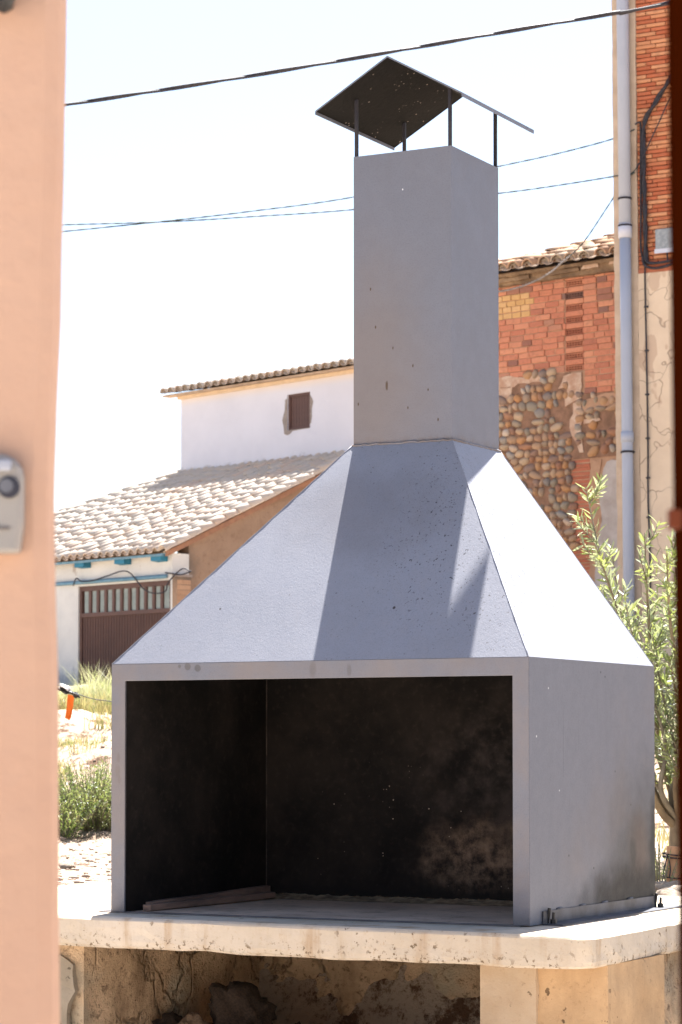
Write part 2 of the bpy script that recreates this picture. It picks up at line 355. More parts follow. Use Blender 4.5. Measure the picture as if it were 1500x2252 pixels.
def leaf_mat(name, stops, trans=.45, under=None):
    n = NT(name)
    n.n.remove(n.b); rnd = n.noise(2.3, 2) if False else None
    g = n.n.new('ShaderNodeNewGeometry')
    wh = n.n.new('ShaderNodeTexWhiteNoise'); wh.noise_dimensions = '3D'
    fl = n.vmath('MULTIPLY', g.outputs['Position'], (14, 14, 14)); fl = n.vmath('FLOOR', fl, (0, 0, 0))
    n.l.new(fl, wh.inputs['Vector'])
    c = n.ramp(wh.outputs['Value'], stops)
    if under: c = n.mix(n.math('MULTIPLY', g.outputs['Backfacing'], .7), c, under)
    d = n.n.new('ShaderNodeBsdfPrincipled'); n.put(d.inputs['Base Color'], c); d.inputs['Roughness'].default_value = .42
    t = n.n.new('ShaderNodeBsdfTranslucent'); n.put(t.inputs[0], n.mix(.25, c, (.55, .60, .12)))
    mx = n.n.new('ShaderNodeMixShader'); mx.inputs[0].default_value = trans
    n.l.new(d.outputs[0], mx.inputs[1]); n.l.new(t.outputs[0], mx.inputs[2]); n.l.new(mx.outputs[0], n.out.inputs[0])
    return n.m
M['olive_leaf'] = leaf_mat('olive_leaf', [(0, (.09, .13, .045)), (.35, (.17, .22, .07)), (.6, (.28, .31, .09)), (.8, (.20, .24, .13)), (1, (.12, .14, .10))], .42, (.30, .32, .24))
M['shrub_leaf'] = leaf_mat('shrub_leaf', [(0, (.05, .10, .02)), (.4, (.13, .19, .05)), (.75, (.26, .30, .12)), (1, (.22, .20, .10))], .4)
M['dry_grass'] = leaf_mat('dry_grass', [(0, (.42, .34, .17)), (.5, (.34, .27, .14)), (.8, (.24, .26, .10)), (1, (.20, .13, .08))], .3)
M['green_grass'] = leaf_mat('green_grass', [(0, (.30, .33, .17)), (.5, (.42, .41, .26)), (.8, (.52, .47, .33)), (1, (.16, .20, .07))], .4)
M['bark'] = simple('olive_bark', (.26, .20, .12), (.16, .12, .075), 12, .9, .6, 40, .008)
M['twig'] = simple('olive_twig', (.24, .21, .15), (.14, .12, .09), 12, .9, .2)

# ---------------------------------------------------------------- mesh helpers
class Frame:
    def __init__(s, loc, rot, lean=0.0):
        s.m = Matrix.Translation(Vector(loc)) @ Matrix.Rotation(R(rot), 4, 'Z') @ Matrix.Rotation(R(lean), 4, 'Y')
    def w(s, p): return s.m @ Vector(p)
WORLD = Frame((0, 0, 0), 0)

def tag(o, label=None, cat=None, group=None, kind=None):
    if label: o['label'] = label
    if cat: o['category'] = cat
    if group: o['group'] = group
    if kind: o['kind'] = kind
    return o
def thing(name, label, cat, fr, base=(0, 0, 0), group=None):
    o = bpy.data.objects.new(name, None); C.objects.link(o); o.empty_display_size = .2
    o.matrix_world = fr.m @ Matrix.Translation(Vector(base)); o['base'] = base
    del o['base']
    return tag(o, label, cat, group)
def place(o, fr, base=(0, 0, 0)):
    o.matrix_world = fr.m @ Matrix.Translation(Vector(base)); return o

class MB:
    def __init__(s, off=(0, 0, 0)): s.v = []; s.f = []; s.off = Vector(off); s.mi = []; s.cur = 0
    def add(s, vs, fs):
        k = len(s.v); s.v += [tuple(Vector(v) - s.off) for v in vs]; s.f += [tuple(i + k for i in f) for f in fs]
        s.mi += [s.cur] * len(fs); return s
    def box(s, x0, x1, y0, y1, z0, z1):
        return s.add([(x0, y0, z0), (x1, y0, z0), (x1, y1, z0), (x0, y1, z0), (x0, y0, z1), (x1, y0, z1), (x1, y1, z1), (x0, y1, z1)],
                     [(0, 3, 2, 1), (4, 5, 6, 7), (0, 1, 5, 4), (1, 2, 6, 5), (2, 3, 7, 6), (3, 0, 4, 7)])
    def tube(s, pts, r, seg=8, cap=True, r1=None):
        pts = [Vector(p) for p in pts]; n = len(pts); vs = []; fs = []
        up = Vector((0, 0, 1)); prev = None
        for i, p in enumerate(pts):
            t = (pts[min(i + 1, n - 1)] - pts[max(i - 1, 0)]).normalized()
            if prev is None:
                a = t.cross(up); a = a if a.length > .05 else t.cross(Vector((1, 0, 0)))
            else: a = prev - t * prev.dot(t)
            a.normalize(); prev = a; b = t.cross(a)
            rr = (r[i] if isinstance(r, (list, tuple)) else (r if r1 is None else r + (r1 - r) * i / max(1, n - 1)))
            for k in range(seg):
                q = 2 * pi * k / seg; vs.append(p + a * cos(q) * rr + b * sin(q) * rr)
        for i in range(n - 1):
            for k in range(seg):
                k2 = (k + 1) % seg; fs.append((i * seg + k, i * seg + k2, (i + 1) * seg + k2, (i + 1) * seg + k))
        if cap:
            fs.append(tuple(range(seg - 1, -1, -1))); fs.append(tuple(range((n - 1) * seg, n * seg)))
        return s.add(vs, fs)
    def prism(s, poly, z0, z1):       # poly in xy, counter clockwise
        n = len(poly); vs = [(x, y, z0) for x, y in poly] + [(x, y, z1) for x, y in poly]
        fs = [tuple(range(n - 1, -1, -1)), tuple(range(n, 2 * n))] + [(i, (i + 1) % n, n + (i + 1) % n, n + i) for i in range(n)]
        return s.add(vs, fs)
    def mesh(s, name, smooth=False):
        me = bpy.data.meshes.new(name); me.from_pydata(s.v, [], s.f); me.update()
        if smooth:
            for p in me.polygons: p.use_smooth = True
        return me
    def build(s, name, mat, parent=None, smooth=False, bevel=0, kind=None, seg=2):
        me = s.mesh(name, smooth)
        for m_ in (mat if isinstance(mat, (list, tuple)) else [mat]): me.materials.append(m_)
        if isinstance(mat, (list, tuple)):
            for p, i in zip(me.polygons, s.mi): p.material_index = i
        o = bpy.data.objects.new(name, me); C.objects.link(o)
        if parent: o.parent = parent
        if bevel:
            b = o.modifiers.new('bevel', 'BEVEL'); b.width = bevel; b.segments = seg; b.limit_method = 'ANGLE'; b.angle_limit = R(40)
        if kind: o['kind'] = kind
        return o
def bake(o):
    dg = bpy.context.evaluated_depsgraph_get(); me = bpy.data.meshes.new_from_object(o.evaluated_get(dg)); o.modifiers.clear(); o.data = me
def inst(name, me, parent, loc, rot=(0, 0, 0), sc=(1, 1, 1)):
    o = bpy.data.objects.new(name, me); C.objects.link(o); o.parent = parent
    o.location = loc; o.rotation_euler = rot; o.scale = sc; return o

def nz(x, y, z=0.0, s=1.0): return mnoise.noise(Vector((x * s, y * s, z * s)))
def fbm(x, y, z=0.0, s=1.0, o=4):
    a = 1; t = 0
    for i in range(o): t += a * nz(x, y, z, s); s *= 2.1; a *= .5
    return t

def rough_panel(mb, p0, u, v, nu, nv, amp, scale=4, nrm=None, seed=0, fade=0):
    p0, u, v = Vector(p0), Vector(u), Vector(v); nn = u.cross(v).normalized(); vs = []; fs = []
    for j in range(nv + 1):
        for i in range(nu + 1):
            p = p0 + u * (i / nu) + v * (j / nv)
            e = 1.0
            if fade: e = min(1, i / nu * u.length / fade, (nu - i) / nu * u.length / fade)
            d = e * amp * fbm(p.x + seed, p.y, p.z, scale, 5)
            vs.append(p + nn * d)
    for j in range(nv):
        for i in range(nu): a = j * (nu + 1) + i; fs.append((a, a + 1, a + nu + 2, a + nu + 1))
    mb.add(vs, fs)

def stone_mesh(name, mat, seed, sub=2, amp=.22, sq=(1, 1, 1), sm=True, rug=0):
    bm = bmesh.new(); bmesh.ops.create_icosphere(bm, subdivisions=sub, radius=1)
    for v in bm.verts:
        d = 1 + amp * fbm(v.co.x + seed * 9.1, v.co.y, v.co.z, 1.1, 3) + (rug * (abs(fbm(v.co.x, v.co.y + seed, v.co.z, 3.2, 4)) - .25) if rug else 0)
        v.co = Vector((v.co.x * sq[0], v.co.y * sq[1], v.co.z * sq[2])) * d
    me = bpy.data.meshes.new(name); bm.to_mesh(me); bm.free(); me.materials.append(mat)
    if sm:
        for p in me.polygons: p.use_smooth = True
    return me

# ================================================================ GROUND
BBQ = Frame((0.61146, 8.43789, EYE - 0.58176), -27.783)
BI = BBQ.m.inverted()
prof = [(-1e3, .90), (11, .91), (13, .935), (16, .975), (18, 1.06), (20, 1.26), (21.2, 1.55), (22.2, 1.77), (25, 1.84), (32, 2.12), (40, 2.45), (60, 2.9), (1e4, 3)]
def lerp_prof(y):
    for (a, b), (c, d) in zip(prof, prof[1:]):
        if y <= c: return b + (d - b) * (y - a) / (c - a)
    return prof[-1][1]
def gh(x, y):
    l = BI @ Vector((x, y, 0)); t = l.y
    if t < 1.02: return 0.0
    k = min(1, (t - 1.02) / .22)
    base = lerp_prof(y)
    rr = .03 + min(.10, max(0, (y - 14) * .012))
    if y > 17 and y < 25: rr = .20
    return k * (base + (rr * fbm(x, y, 0, .9, 4) * .8 + .03 * fbm(x, y, 3, 4, 3)) * min(1, max(0, (t - 1.6) / 1.5)))
def axis(lo, hi, step, far):
    a = []; x = lo
    while x < hi: a.append(x); x += step
    s = step; out = []; x = hi
    while x < far: out.append(x); s *= 1.35; x += s
    out.append(far); pre = []; s = step; x = lo - step
    while x > -far: pre.append(x); s *= 1.35; x -= s
    pre.append(-far)
    return pre[::-1] + a + out
xs = axis(-5.5, 3.5, .09, 900); ys = axis(8.0, 42, .09, 900)
mb = MB(); W_ = len(xs)
mb.v = [(x, y, gh(x, y)) for y in ys for x in xs]
mb.f = [(j * W_ + i, j * W_ + i + 1, (j + 1) * W_ + i + 1, (j + 1) * W_ + i) for j in range(len(ys) - 1) for i in range(W_ - 1)]
mb.build('ground', M['soil'], smooth=True, kind='structure')
# concrete patio in front of the barbecue
pp = [BBQ.w(p) for p in ((-9, .9, 0), (9, .9, 0))]
MB().add([(-14, -12, .006), (14, -12, .006), (pp[1].x, pp[1].y, .006), (pp[0].x, pp[0].y, .006)], [(0, 1, 2, 3)]).build('patio', M['patio'], kind='structure')

# retaining walls left and right of the barbecue base, of rough stones
for (x0, x1, lab) in ((.31, 4.6, 'dark rough stone retaining wall right of the barbecue base'), (-7.6, -2.72, 'rough stone retaining wall left of the barbecue base')):
    t = thing('retaining_wall', lab, 'wall', Frame(BBQ.w((0, 0, 0))[:2] + (0,) if False else (BBQ.w((0, 0, 0)).x, BBQ.w((0, 0, 0)).y, 0), -27.783))
    mb = MB(); mb.box(x0, x1, .97, 1.30, -.2, .885); mb.build('wall_core', M['mortar_dark'], t)
    sm = [stone_mesh('stone', M['rubble'], k, 1, .3) for k in range(4)]
    z = .06
    while z < .84:
        x = x0 + .08
        while x < x1 - .05:
            wd = random.uniform(.09, .16)
            inst('stone', random.choice(sm), t, (x + wd * .5, .965, z + random.uniform(-.02, .02)), (random.uniform(-.3, .3), random.uniform(-.3, .3), random.uniform(-.3, .3)), (wd * .56, .05, .062))
            x += wd * 1.12
        z += .125

# ================================================================ BARBECUE BASE (concrete slab on masonry piers)
SL = BBQ
base = thing('masonry_plinth', 'pale concrete slab on ochre mortar piers carrying the grey barbecue', 'plinth', BBQ, (-1.2, .7, -.968))
bo = (-1.2, .7, -.968)
def arc(cx, cy, r, a0, a1, n): return [(cx + r * cos(R(a0 + (a1 - a0) * i / n)), cy + r * sin(R(a0 + (a1 - a0) * i / n))) for i in range(n + 1)]
poly = []
def dens(p, q, st=.05):
    p, q = Vector(p), Vector(q); n = max(1, int((q - p).length / st)); return [tuple(p + (q - p) * i / n) for i in range(n)]
corners = [(-2.95, -.105), (.27, -.318)]
poly += dens((-2.9, -.108), (.262, -.316)) + arc(.283, -.262, .056, -95, -3, 5) + dens((.339, -.24), (.27, 1.9)) + dens((.27, 1.9), (-2.74, 1.9)) + dens((-2.74, 1.9), (-2.9, -.108))
TH = .105
mb = MB(bo); n_ = len(poly); zs = [0, -.006, -.012, -.035, -.06, -.082, -.098, -TH]; ins = [.016, .006, 0, 0, 0, .001, .005, .014]
vs = []
cx, cy = -1.2, .8
for zi, (z, i_) in enumerate(zip(zs, ins)):
    for (x, y) in poly:
        d = Vector((x - cx, y - cy)); d.normalize()
        k = i_ + .0045 * fbm(x, y, z, 9, 4) + (.006 * max(0, fbm(x, y, z, 22, 3)) if zi > 3 else 0)
        zz = z + (0 if zi < 2 else .003 * fbm(x, y, 7, 5, 4) * (1 + (zi > 5) * 1.6))
        vs.append((x - d.x * k, y - d.y * k, zz))
fs = []
for a in range(len(zs) - 1):
    for i in range(n_):
        j = (i + 1) % n_; fs.append((a * n_ + i, (a + 1) * n_ + i, (a + 1) * n_ + j, a * n_ + j))
fs.append(tuple(range(n_))); fs.append(tuple(range(len(zs) * n_ - 1, (len(zs) - 1) * n_ - 1, -1)))
mb.add(vs, fs); mb.build('slab', M['slab'], base, smooth=False)
ZB = -.968; ZT = -TH + .004
def pier(name, x0, x1, y0, y1, mat, amp=.007, zt=ZT, nx=None, step=.035, sc=6):
    mb = MB(bo)
    nx = max(2, int((x1 - x0) / step)); ny = max(2, int((y1 - y0) / step)); nzz = int((zt - ZB) / step)
    rough_panel(mb, (x0, y0, ZB), (x1 - x0, 0, 0), (0, 0, zt - ZB), nx, nzz, amp, sc, fade=.035)
    rough_panel(mb, (x1, y0, ZB), (0, y1 - y0, 0), (0, 0, zt - ZB), ny, nzz, amp, sc, fade=.035)
    rough_panel(mb, (x0, y1, ZB), (0, y0 - y1, 0), (0, 0, zt - ZB), ny, nzz, amp, sc, fade=.035)
    rough_panel(mb, (x0, y0, zt), (x1 - x0, 0, 0), (0, y1 - y0, 0), nx, ny, 0, sc)
    mb.box(x0 + .02, x1 - .02, y0 + .02, y1 - .02, ZB, zt - .01)
    return mb.build(name, mat, base, smooth=True)
pier('pier', -.10, .325, -.13, .37, M['plaster'], .012, sc=9)
pier('pier', -.10, .262, .371, 1.25, M['recess'], .02)
pier('pier', -.112, -.099, -.125, 1.25, M['plaster_pale'], .006)
o = pier('mortar_strip', -.110, .085, -.143, -.08, M['plaster_pale'], .012, step=.02)
pier('pier', -2.6, -1.675, -.075, 1.25, M['recess'], .02, step=.03, sc=5)
PATCH = True
mb = MB(bo)
rough_panel(mb, (-1.70, 1.18, ZB), (1.62, 0, 0), (0, 0, ZT - ZB), 100, 56, .045, 5)
mb.box(-2.6, .26, 1.25, 1.85, ZB, ZT - .002)
mb.build('back_wall', M['recess'], base, smooth=True)
mb = MB(bo)
rough_panel(mb, (-1.70, -.08, -.60), (1.62, 0, 0), (0, 1.28, 0), 70, 60, .045, 7)
mb.v = [(x, y, z + .17 * math.exp(-(((x + bo[0] + 1.50) / .26) ** 2 + ((y + bo[1] - .5) / .3) ** 2))) for x, y, z in mb.v]
mb.box(-1.66, -.12, -.06, 1.2, ZB, -.66)
mb.build('hearth_bed', M['rubble'], base, smooth=True)
def plinth_patch(pts, y, mat, th):
    out = []
    for i in range(len(pts)):
        p, q = Vector(pts[i]), Vector(pts[(i + 1) % len(pts)]); n = max(1, int((q - p).length / .02))
        for k in range(n):
            c_ = p + (q - p) * k / n; out.append((c_.x + .014 * nz(c_.x, c_.y, 1, 17), c_.y + .014 * nz(c_.x, c_.y, 6, 17)))
    k = len(out); mb = MB(bo); mb.add([(x, y - th + .004 * nz(x, z, 0, 30), z) for x, z in out] + [(x, y + .012, z) for x, z in out], [tuple(range(k))] + [(i, k + i, k + (i + 1) % k, (i + 1) % k) for i in range(k)])
    return mb.build('mortar_patch', mat, base)
plinth_patch([(-1.95, -.95), (-1.745, -.95), (-1.715, -.5), (-1.735, -.36), (-1.700, -.27), (-1.705, -.18), (-1.76, -.145), (-1.95, -.155)], -.088, M['grey_mortar'], .012)
# stones lying in the recess
sm_c = [stone_mesh('stone', M['char'], k, 4, .45, rug=.35) for k in range(3)]; sm_r = [stone_mesh('stone', M['rubble'], k + 5, 4, .45, rug=.3) for k in range(3)]
big = thing('stone', 'big blackened lump of stone in the recess under the slab', 'stone', BBQ, (-1.37, .5, -.45), 'stones heaped in the recess')
inst('stone_body', sm_c[0], big, (0, 0, .06), (.2, .5, .2), (.125, .11, .095))
stn = [(-1.60, .42, -.50, .075, .06, 0, 'charred stone at the left end of the heap, beneath the slab'), (-1.50, .36, -.475, .06, .05, 1, 'brown stone between the two dark ones of the heap'),
       (-1.56, .25, -.51, .05, .04, 1, 'small brown stone at the front of the heap'), (-1.30, .30, -.50, .075, .05, 0, 'low dark stone lying in front of the big blackened lump'),
       (-1.16, .55, -.52, .08, .06, 0, 'dark stone just right of the big blackened lump'), (-1.0, .5, -.56, .06, .045, 1, 'rightmost brown stone of the heap in the recess')]
for i, (x, y, z, a, b, k, lab) in enumerate(stn):
    o = bpy.data.objects.new('stone', (sm_r if k else sm_c)[i % 3]); C.objects.link(o); place(o, BBQ, (x, y, z + b * .5))
    o.scale = (a, a * .85, b * 1.2); tag(o, lab, 'stone', 'stones heaped in the recess')

# ================================================================ BARBECUE
W, D, H, HH = 1.611, 1.137, .88, .795
ca, cb, cw, cd, HC = .527, .531, .392, .407, 1.054
Z1 = H + HH; Z2 = Z1 + HC
bbq = thing('barbecue', 'tall grey painted metal barbecue with sloping hood and square chimney', 'barbecue', BBQ)
ox0, ox1, oz = -1.555, -.058, .819
mb = MB()     # frame round the mouth, folded 45 mm deep
fo = [(-W, .004), (-W, H), (0, H), (0, .004)]; fi = [(ox0, .004), (ox0, oz), (ox1, oz), (ox1, .004)]
mb.add([(x, y, z) for y in (0, .010) for x, z in fo + fi], [(0, 4, 5, 1), (1, 5, 6, 2), (2, 6, 7, 3), (8, 9, 13, 12), (9, 10, 14, 13), (10, 11, 15, 14), (0, 1, 9, 8), (1, 2, 10, 9), (2, 3, 11, 10), (4, 12, 13, 5), (5, 13, 14, 6), (6, 14, 15, 7), (0, 8, 12, 4), (3, 7, 15, 11)])
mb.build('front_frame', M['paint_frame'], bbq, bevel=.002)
MB().box(-.006, .0015, .0022, D, .004, H - .001).build('side_panel', M['paint_side'], bbq)
MB().box(-W - .0015, -W + .006, .0022, D, .004, H - .001).build('side_panel', M['paint'], bbq)
MB().box(-W + .008, -.008, D - .008, D, .004, H - .001).build('back_panel', M['paint'], bbq)
# fireproof lining inside
mb = MB(); xa, xb, yb = -1.56, -.05, 1.025
rough_panel(mb, (xa, yb, .003), (xb - xa, 0, 0), (0, 0, .87), 80, 50, .002, 5)
mb.build('lining_back', M['soot_back'], bbq, smooth=True)
mb = MB(); rough_panel(mb, (xa, .011, .003), (0, yb - .011, 0), (0, 0, .87), 40, 50, .002, 5); mb.build('lining_side', M['soot'], bbq, smooth=True)
mb = MB(); rough_panel(mb, (xb, yb, .003), (0, -(yb - .011), 0), (0, 0, .87), 40, 50, .002, 5); mb.build('lining_side', M['soot'], bbq, smooth=True)
MB().tube([(xa + .004, yb - .004, z) for z in (.01, .3, .6, .86)], .0022, 5).build('corner_seam', M['seam'], bbq)
# hood, a slightly buckled sheet
mb = MB()
b4 = [(-W, 0, H), (0, 0, H), (0, D, H), (-W, D, H)]
t4 = [(-ca - cw - .004, cb - .004, Z1), (-ca + .004, cb - .004, Z1), (-ca + .004, cb + cd + .004, Z1), (-ca - cw - .004, cb + cd + .004, Z1)]
def panel(p, q, r_, s_, nu, nv, amp):
    p, q, r_, s_ = map(Vector, (p, q, r_, s_)); nn = (q - p).cross(s_ - p).normalized(); vs = []; fs = []
    for j in range(nv + 1):
        for i in range(nu + 1):
            a, b = i / nu, j / nv; P = (p * (1 - a) + q * a) * (1 - b) + (s_ * (1 - a) + r_ * a) * b
            e = sin(pi * a) * sin(pi * b); e = min(1, e * 2.5)
            vs.append(P + nn * amp * e * fbm(P.x, P.y, P.z, 1.6, 3))
    for j in range(nv):
        for i in range(nu): k = j * (nu + 1) + i; fs.append((k, k + 1, k + nu + 2, k + nu + 1))
    return vs, fs
for i in range(4):
    j = (i + 1) % 4; mb.add(*panel(b4[i], b4[j], t4[j], t4[i], 20, 20, .0016))
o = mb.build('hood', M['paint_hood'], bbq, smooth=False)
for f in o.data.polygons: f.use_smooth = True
# weld seams along the hips and round the chimney foot
mb = MB()
for i in (1, 0, 2):
    p, q = Vector(b4[i]), Vector(t4[i]); mb.tube([p + (q - p) * k / 30 + Vector([random.uniform(-.0006, .0006) for _ in range(3)]) for k in range(31)], .0016, 6)
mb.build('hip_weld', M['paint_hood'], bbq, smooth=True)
mb = MB(); ring = []
for i in range(4):
    p, q = Vector(t4[i]), Vector(t4[(i + 1) % 4]); ring += [p + (q - p) * k / 24 + Vector((0, 0, random.uniform(-.002, .003))) for k in range(24)]
mb.tube(ring + [ring[0]], [random.uniform(.003, .0058) for _ in range(len(ring) + 1)], 6, False)
mb.build('chimney_weld', M['paint_chimney'], bbq, smooth=True)
# chimney, open box of sheet metal
x0, x1, y0, y1 = -ca - cw, -ca, cb, cb + cd; mb = MB(); tk = .004
for (a, b, c, d) in ((x0, x1, y0, y0 + tk), (x1 - tk, x1, y0 + tk, y1 - tk), (x0, x1, y1 - tk, y1), (x0, x0 + tk, y0 + tk, y1 - tk)): mb.box(a, b, c, d, Z1 - .002, Z2)
mb.build('chimney', M['paint_chimney'], bbq)
# rain cap: folded roof of sheet metal with a lip, on four posts
rz, ez, ov, cl, hw = Z2 + .3156, Z2 + .1504, .1168, .6347, .292
mx = -ca - cw / 2; yf, yk = cb - ov, cb - ov + cl
mb = MB(); mb.cur = 0
vs = [(mx - hw, yf, ez), (mx, yf, rz), (mx + hw, yf, ez), (mx - hw, yk, ez), (mx, yk, rz), (mx + hw, yk, ez)]
up = [(x, y, z + .004) for x, y, z in vs]
mb.add(up, [(0, 1, 4, 3), (1, 2, 5, 4)])
L = .014
for (a, b) in ((0, 3), (2, 5)):          # folded eave lips
    p, q = up[a], up[b]; sx = -1 if a == 0 else 1
    mb.add([p, q, (q[0], q[1], q[2] - L), (p[0], p[1], p[2] - L), (p[0] - sx * .003, p[1], p[2] - .003), (q[0] - sx * .003, q[1], q[2] - .003), (q[0] - sx * .003, q[1], q[2] - L), (p[0] - sx * .003, p[1], p[2] - L)],
           [(0, 1, 2, 3), (4, 7, 6, 5), (3, 2, 6, 7)])
for (a, b) in ((0, 1), (1, 2), (3, 4), (4, 5)):   # gable edges
    p, q = up[a], up[b]; e = .0065; mb.add([p, q, (q[0], q[1], q[2] - e), (p[0], p[1], p[2] - e)], [(0, 1, 2, 3)])
mb.cur = 1
mb.add(vs, [(0, 3, 4, 1), (1, 4, 5, 2)])
mb.build('rain_cap', [M['paint'], M['soot_cap']], bbq)
for (px_, py_) in ((x0 + .008, y0 + .008), (x1 - .008, y0 + .008), (x0 + .008, y1 - .008), (x1 - .008, y1 - .008)):
    k = 1 - abs(px_ - mx) / hw; zt = ez + (rz - ez) * k
    MB().box(px_ - .0055, px_ + .0055, py_ - .0055, py_ + .0055, Z2 - .12, zt + .001).build('post', M['iron'], bbq)
# floor plate strip and angle-iron flange at the foot
MB().box(-1.66, -.03, -.004, .03, .001, .0045).build('base_strip', M['steel_edge'], bbq)
mb = MB(); mb.box(.003, .075, .10, 1.26, .001, .005); mb.box(.0025, .007, .10, D + .001, .005, .046)
mb.build('foot_flange', M['flange'], bbq)
mb = MB(); mb.box(-W - .07, -W - .003, .06, 1.2, .001, .005); mb.box(-W - .007, -W - .0025, .06, D, .005, .046)
mb.build('foot_flange', M['flange'], bbq)
for y in (.13, 1.115):
    mb = MB(); mb.tube([(.03, y, .004), (.03, y, .02)], .011, 6); mb.tube([(.03, y, .02), (.031, y, .042)], .005, 6); mb.tube([(.004, y + .01, .003), (.012, y + .01, .055)], .006, 5)
    mb.build('anchor_bolt', M['black'], bbq)
for y in (.22, .42, .62, .86):
    MB().tube([(.002, y, .047), (.004, y + .045, .049)], .0042, 6).build('weld_bead', M['flange'], bbq, smooth=True)
MB().box(xa + .002, xb - .002, .035, yb - .002, .0012, .0035).build('firebox_floor', M['floor_slab'], bbq)
# ash heap along the back wall
mb = MB(); vs = []; fs = []; nX = 90
for i in range(nX + 1):
    x = xa + .01 + (xb - xa - .02) * i / nX; hgt = .012 + .012 * abs(fbm(x, 0, 0, 6, 4)); dp = .05 + .05 * abs(fbm(x, 4, 0, 4, 4)) + .04
    for j in range(6):
        b = j / 5; vs.append((x, yb - .004 - dp * b, .0036 + hgt * (1 - b) ** 1.5 * (1 + .4 * nz(x, b, 0, 40))))
for i in range(nX):
    for j in range(5): k = i * 6 + j; fs.append((k, k + 1, k + 7, k + 6))
mb.add(vs, fs); tag(mb.build('ash', simple('tan_ash', (.45, .33, .21), (.16, .11, .07), 25, .95, .5), smooth=True), 'tan ash swept along the back wall of the firebox', 'ash', kind='stuff')
place(bpy.data.objects['ash'], BBQ)
for (p, q, lab, hh) in (((-1.50, .06, .018), (-1.48, .93, .02), 'burnt wooden stick nearest the mouth, lying flat on the firebox floor', .011), ((-1.54, .14, .020), (-1.535, .99, .04), 'burnt wooden stick lying against the left wall of the firebox', .012)):
    mb = MB(p); P, Q = Vector(p), Vector(q); pts = [P + (Q - P) * k / 10 + Vector((random.uniform(-.001, .001), 0, random.uniform(-.0015, .0015))) for k in range(11)]
    vs = []; fs = []
    for k, c_ in enumerate(pts):
        for (dx, dz) in ((-.016, -hh), (.016, -hh), (.016, hh), (-.016, hh)): vs.append(c_ + Vector((dx, 0, dz)))
    for k in range(10):
        for e in range(4): fs.append((k * 4 + e, k * 4 + (e + 1) % 4, (k + 1) * 4 + (e + 1) % 4, (k + 1) * 4 + e))
    fs += [(3, 2, 1, 0), (40, 41, 42, 43)]
    mb.add(vs, fs); o = mb.build('wooden_stick', M['burnt_wood'], bevel=.002); place(o, BBQ, p); tag(o, lab, 'stick', 'sticks in the firebox')

# ================================================================ ROOF TILES
def barrel(name, L_, r0, r1, mat, th=.012, seg=7, flip=False):
    vs = []; fs = []     # runs along +Y from 0 (low, wide end) to L_
    for (y, r) in ((0, r0), (L_, r1)):
        for rr in (r, r - th):
            for k in range(seg + 1):
                a = pi * k / seg; vs.append((rr * cos(a), y, rr * sin(a) * 1.02))
    m_ = seg + 1
    for k in range(seg):
        fs.append((k, k + 1, 2 * m_ + k + 1, 2 * m_ + k)); fs.append((m_ + k, 3 * m_ + k, 3 * m_ + k + 1, m_ + k + 1))
        fs.append((k, m_ + k, m_ + k + 1, k + 1))
    mb = MB(); mb.add(vs, fs); me = mb.mesh(name); me.materials.append(mat)
    for p in me.polygons: p.use_smooth = len(p.vertices) == 4 and p.index % 3 == 0
    return me
def visible_key(world):        # how large a piece shows in the photo: nearest first
    return world.y
CAMX = 0
def inframe(w_, m=.0):
    u = w_.x / w_.y * 5693.66 + 750
    return u

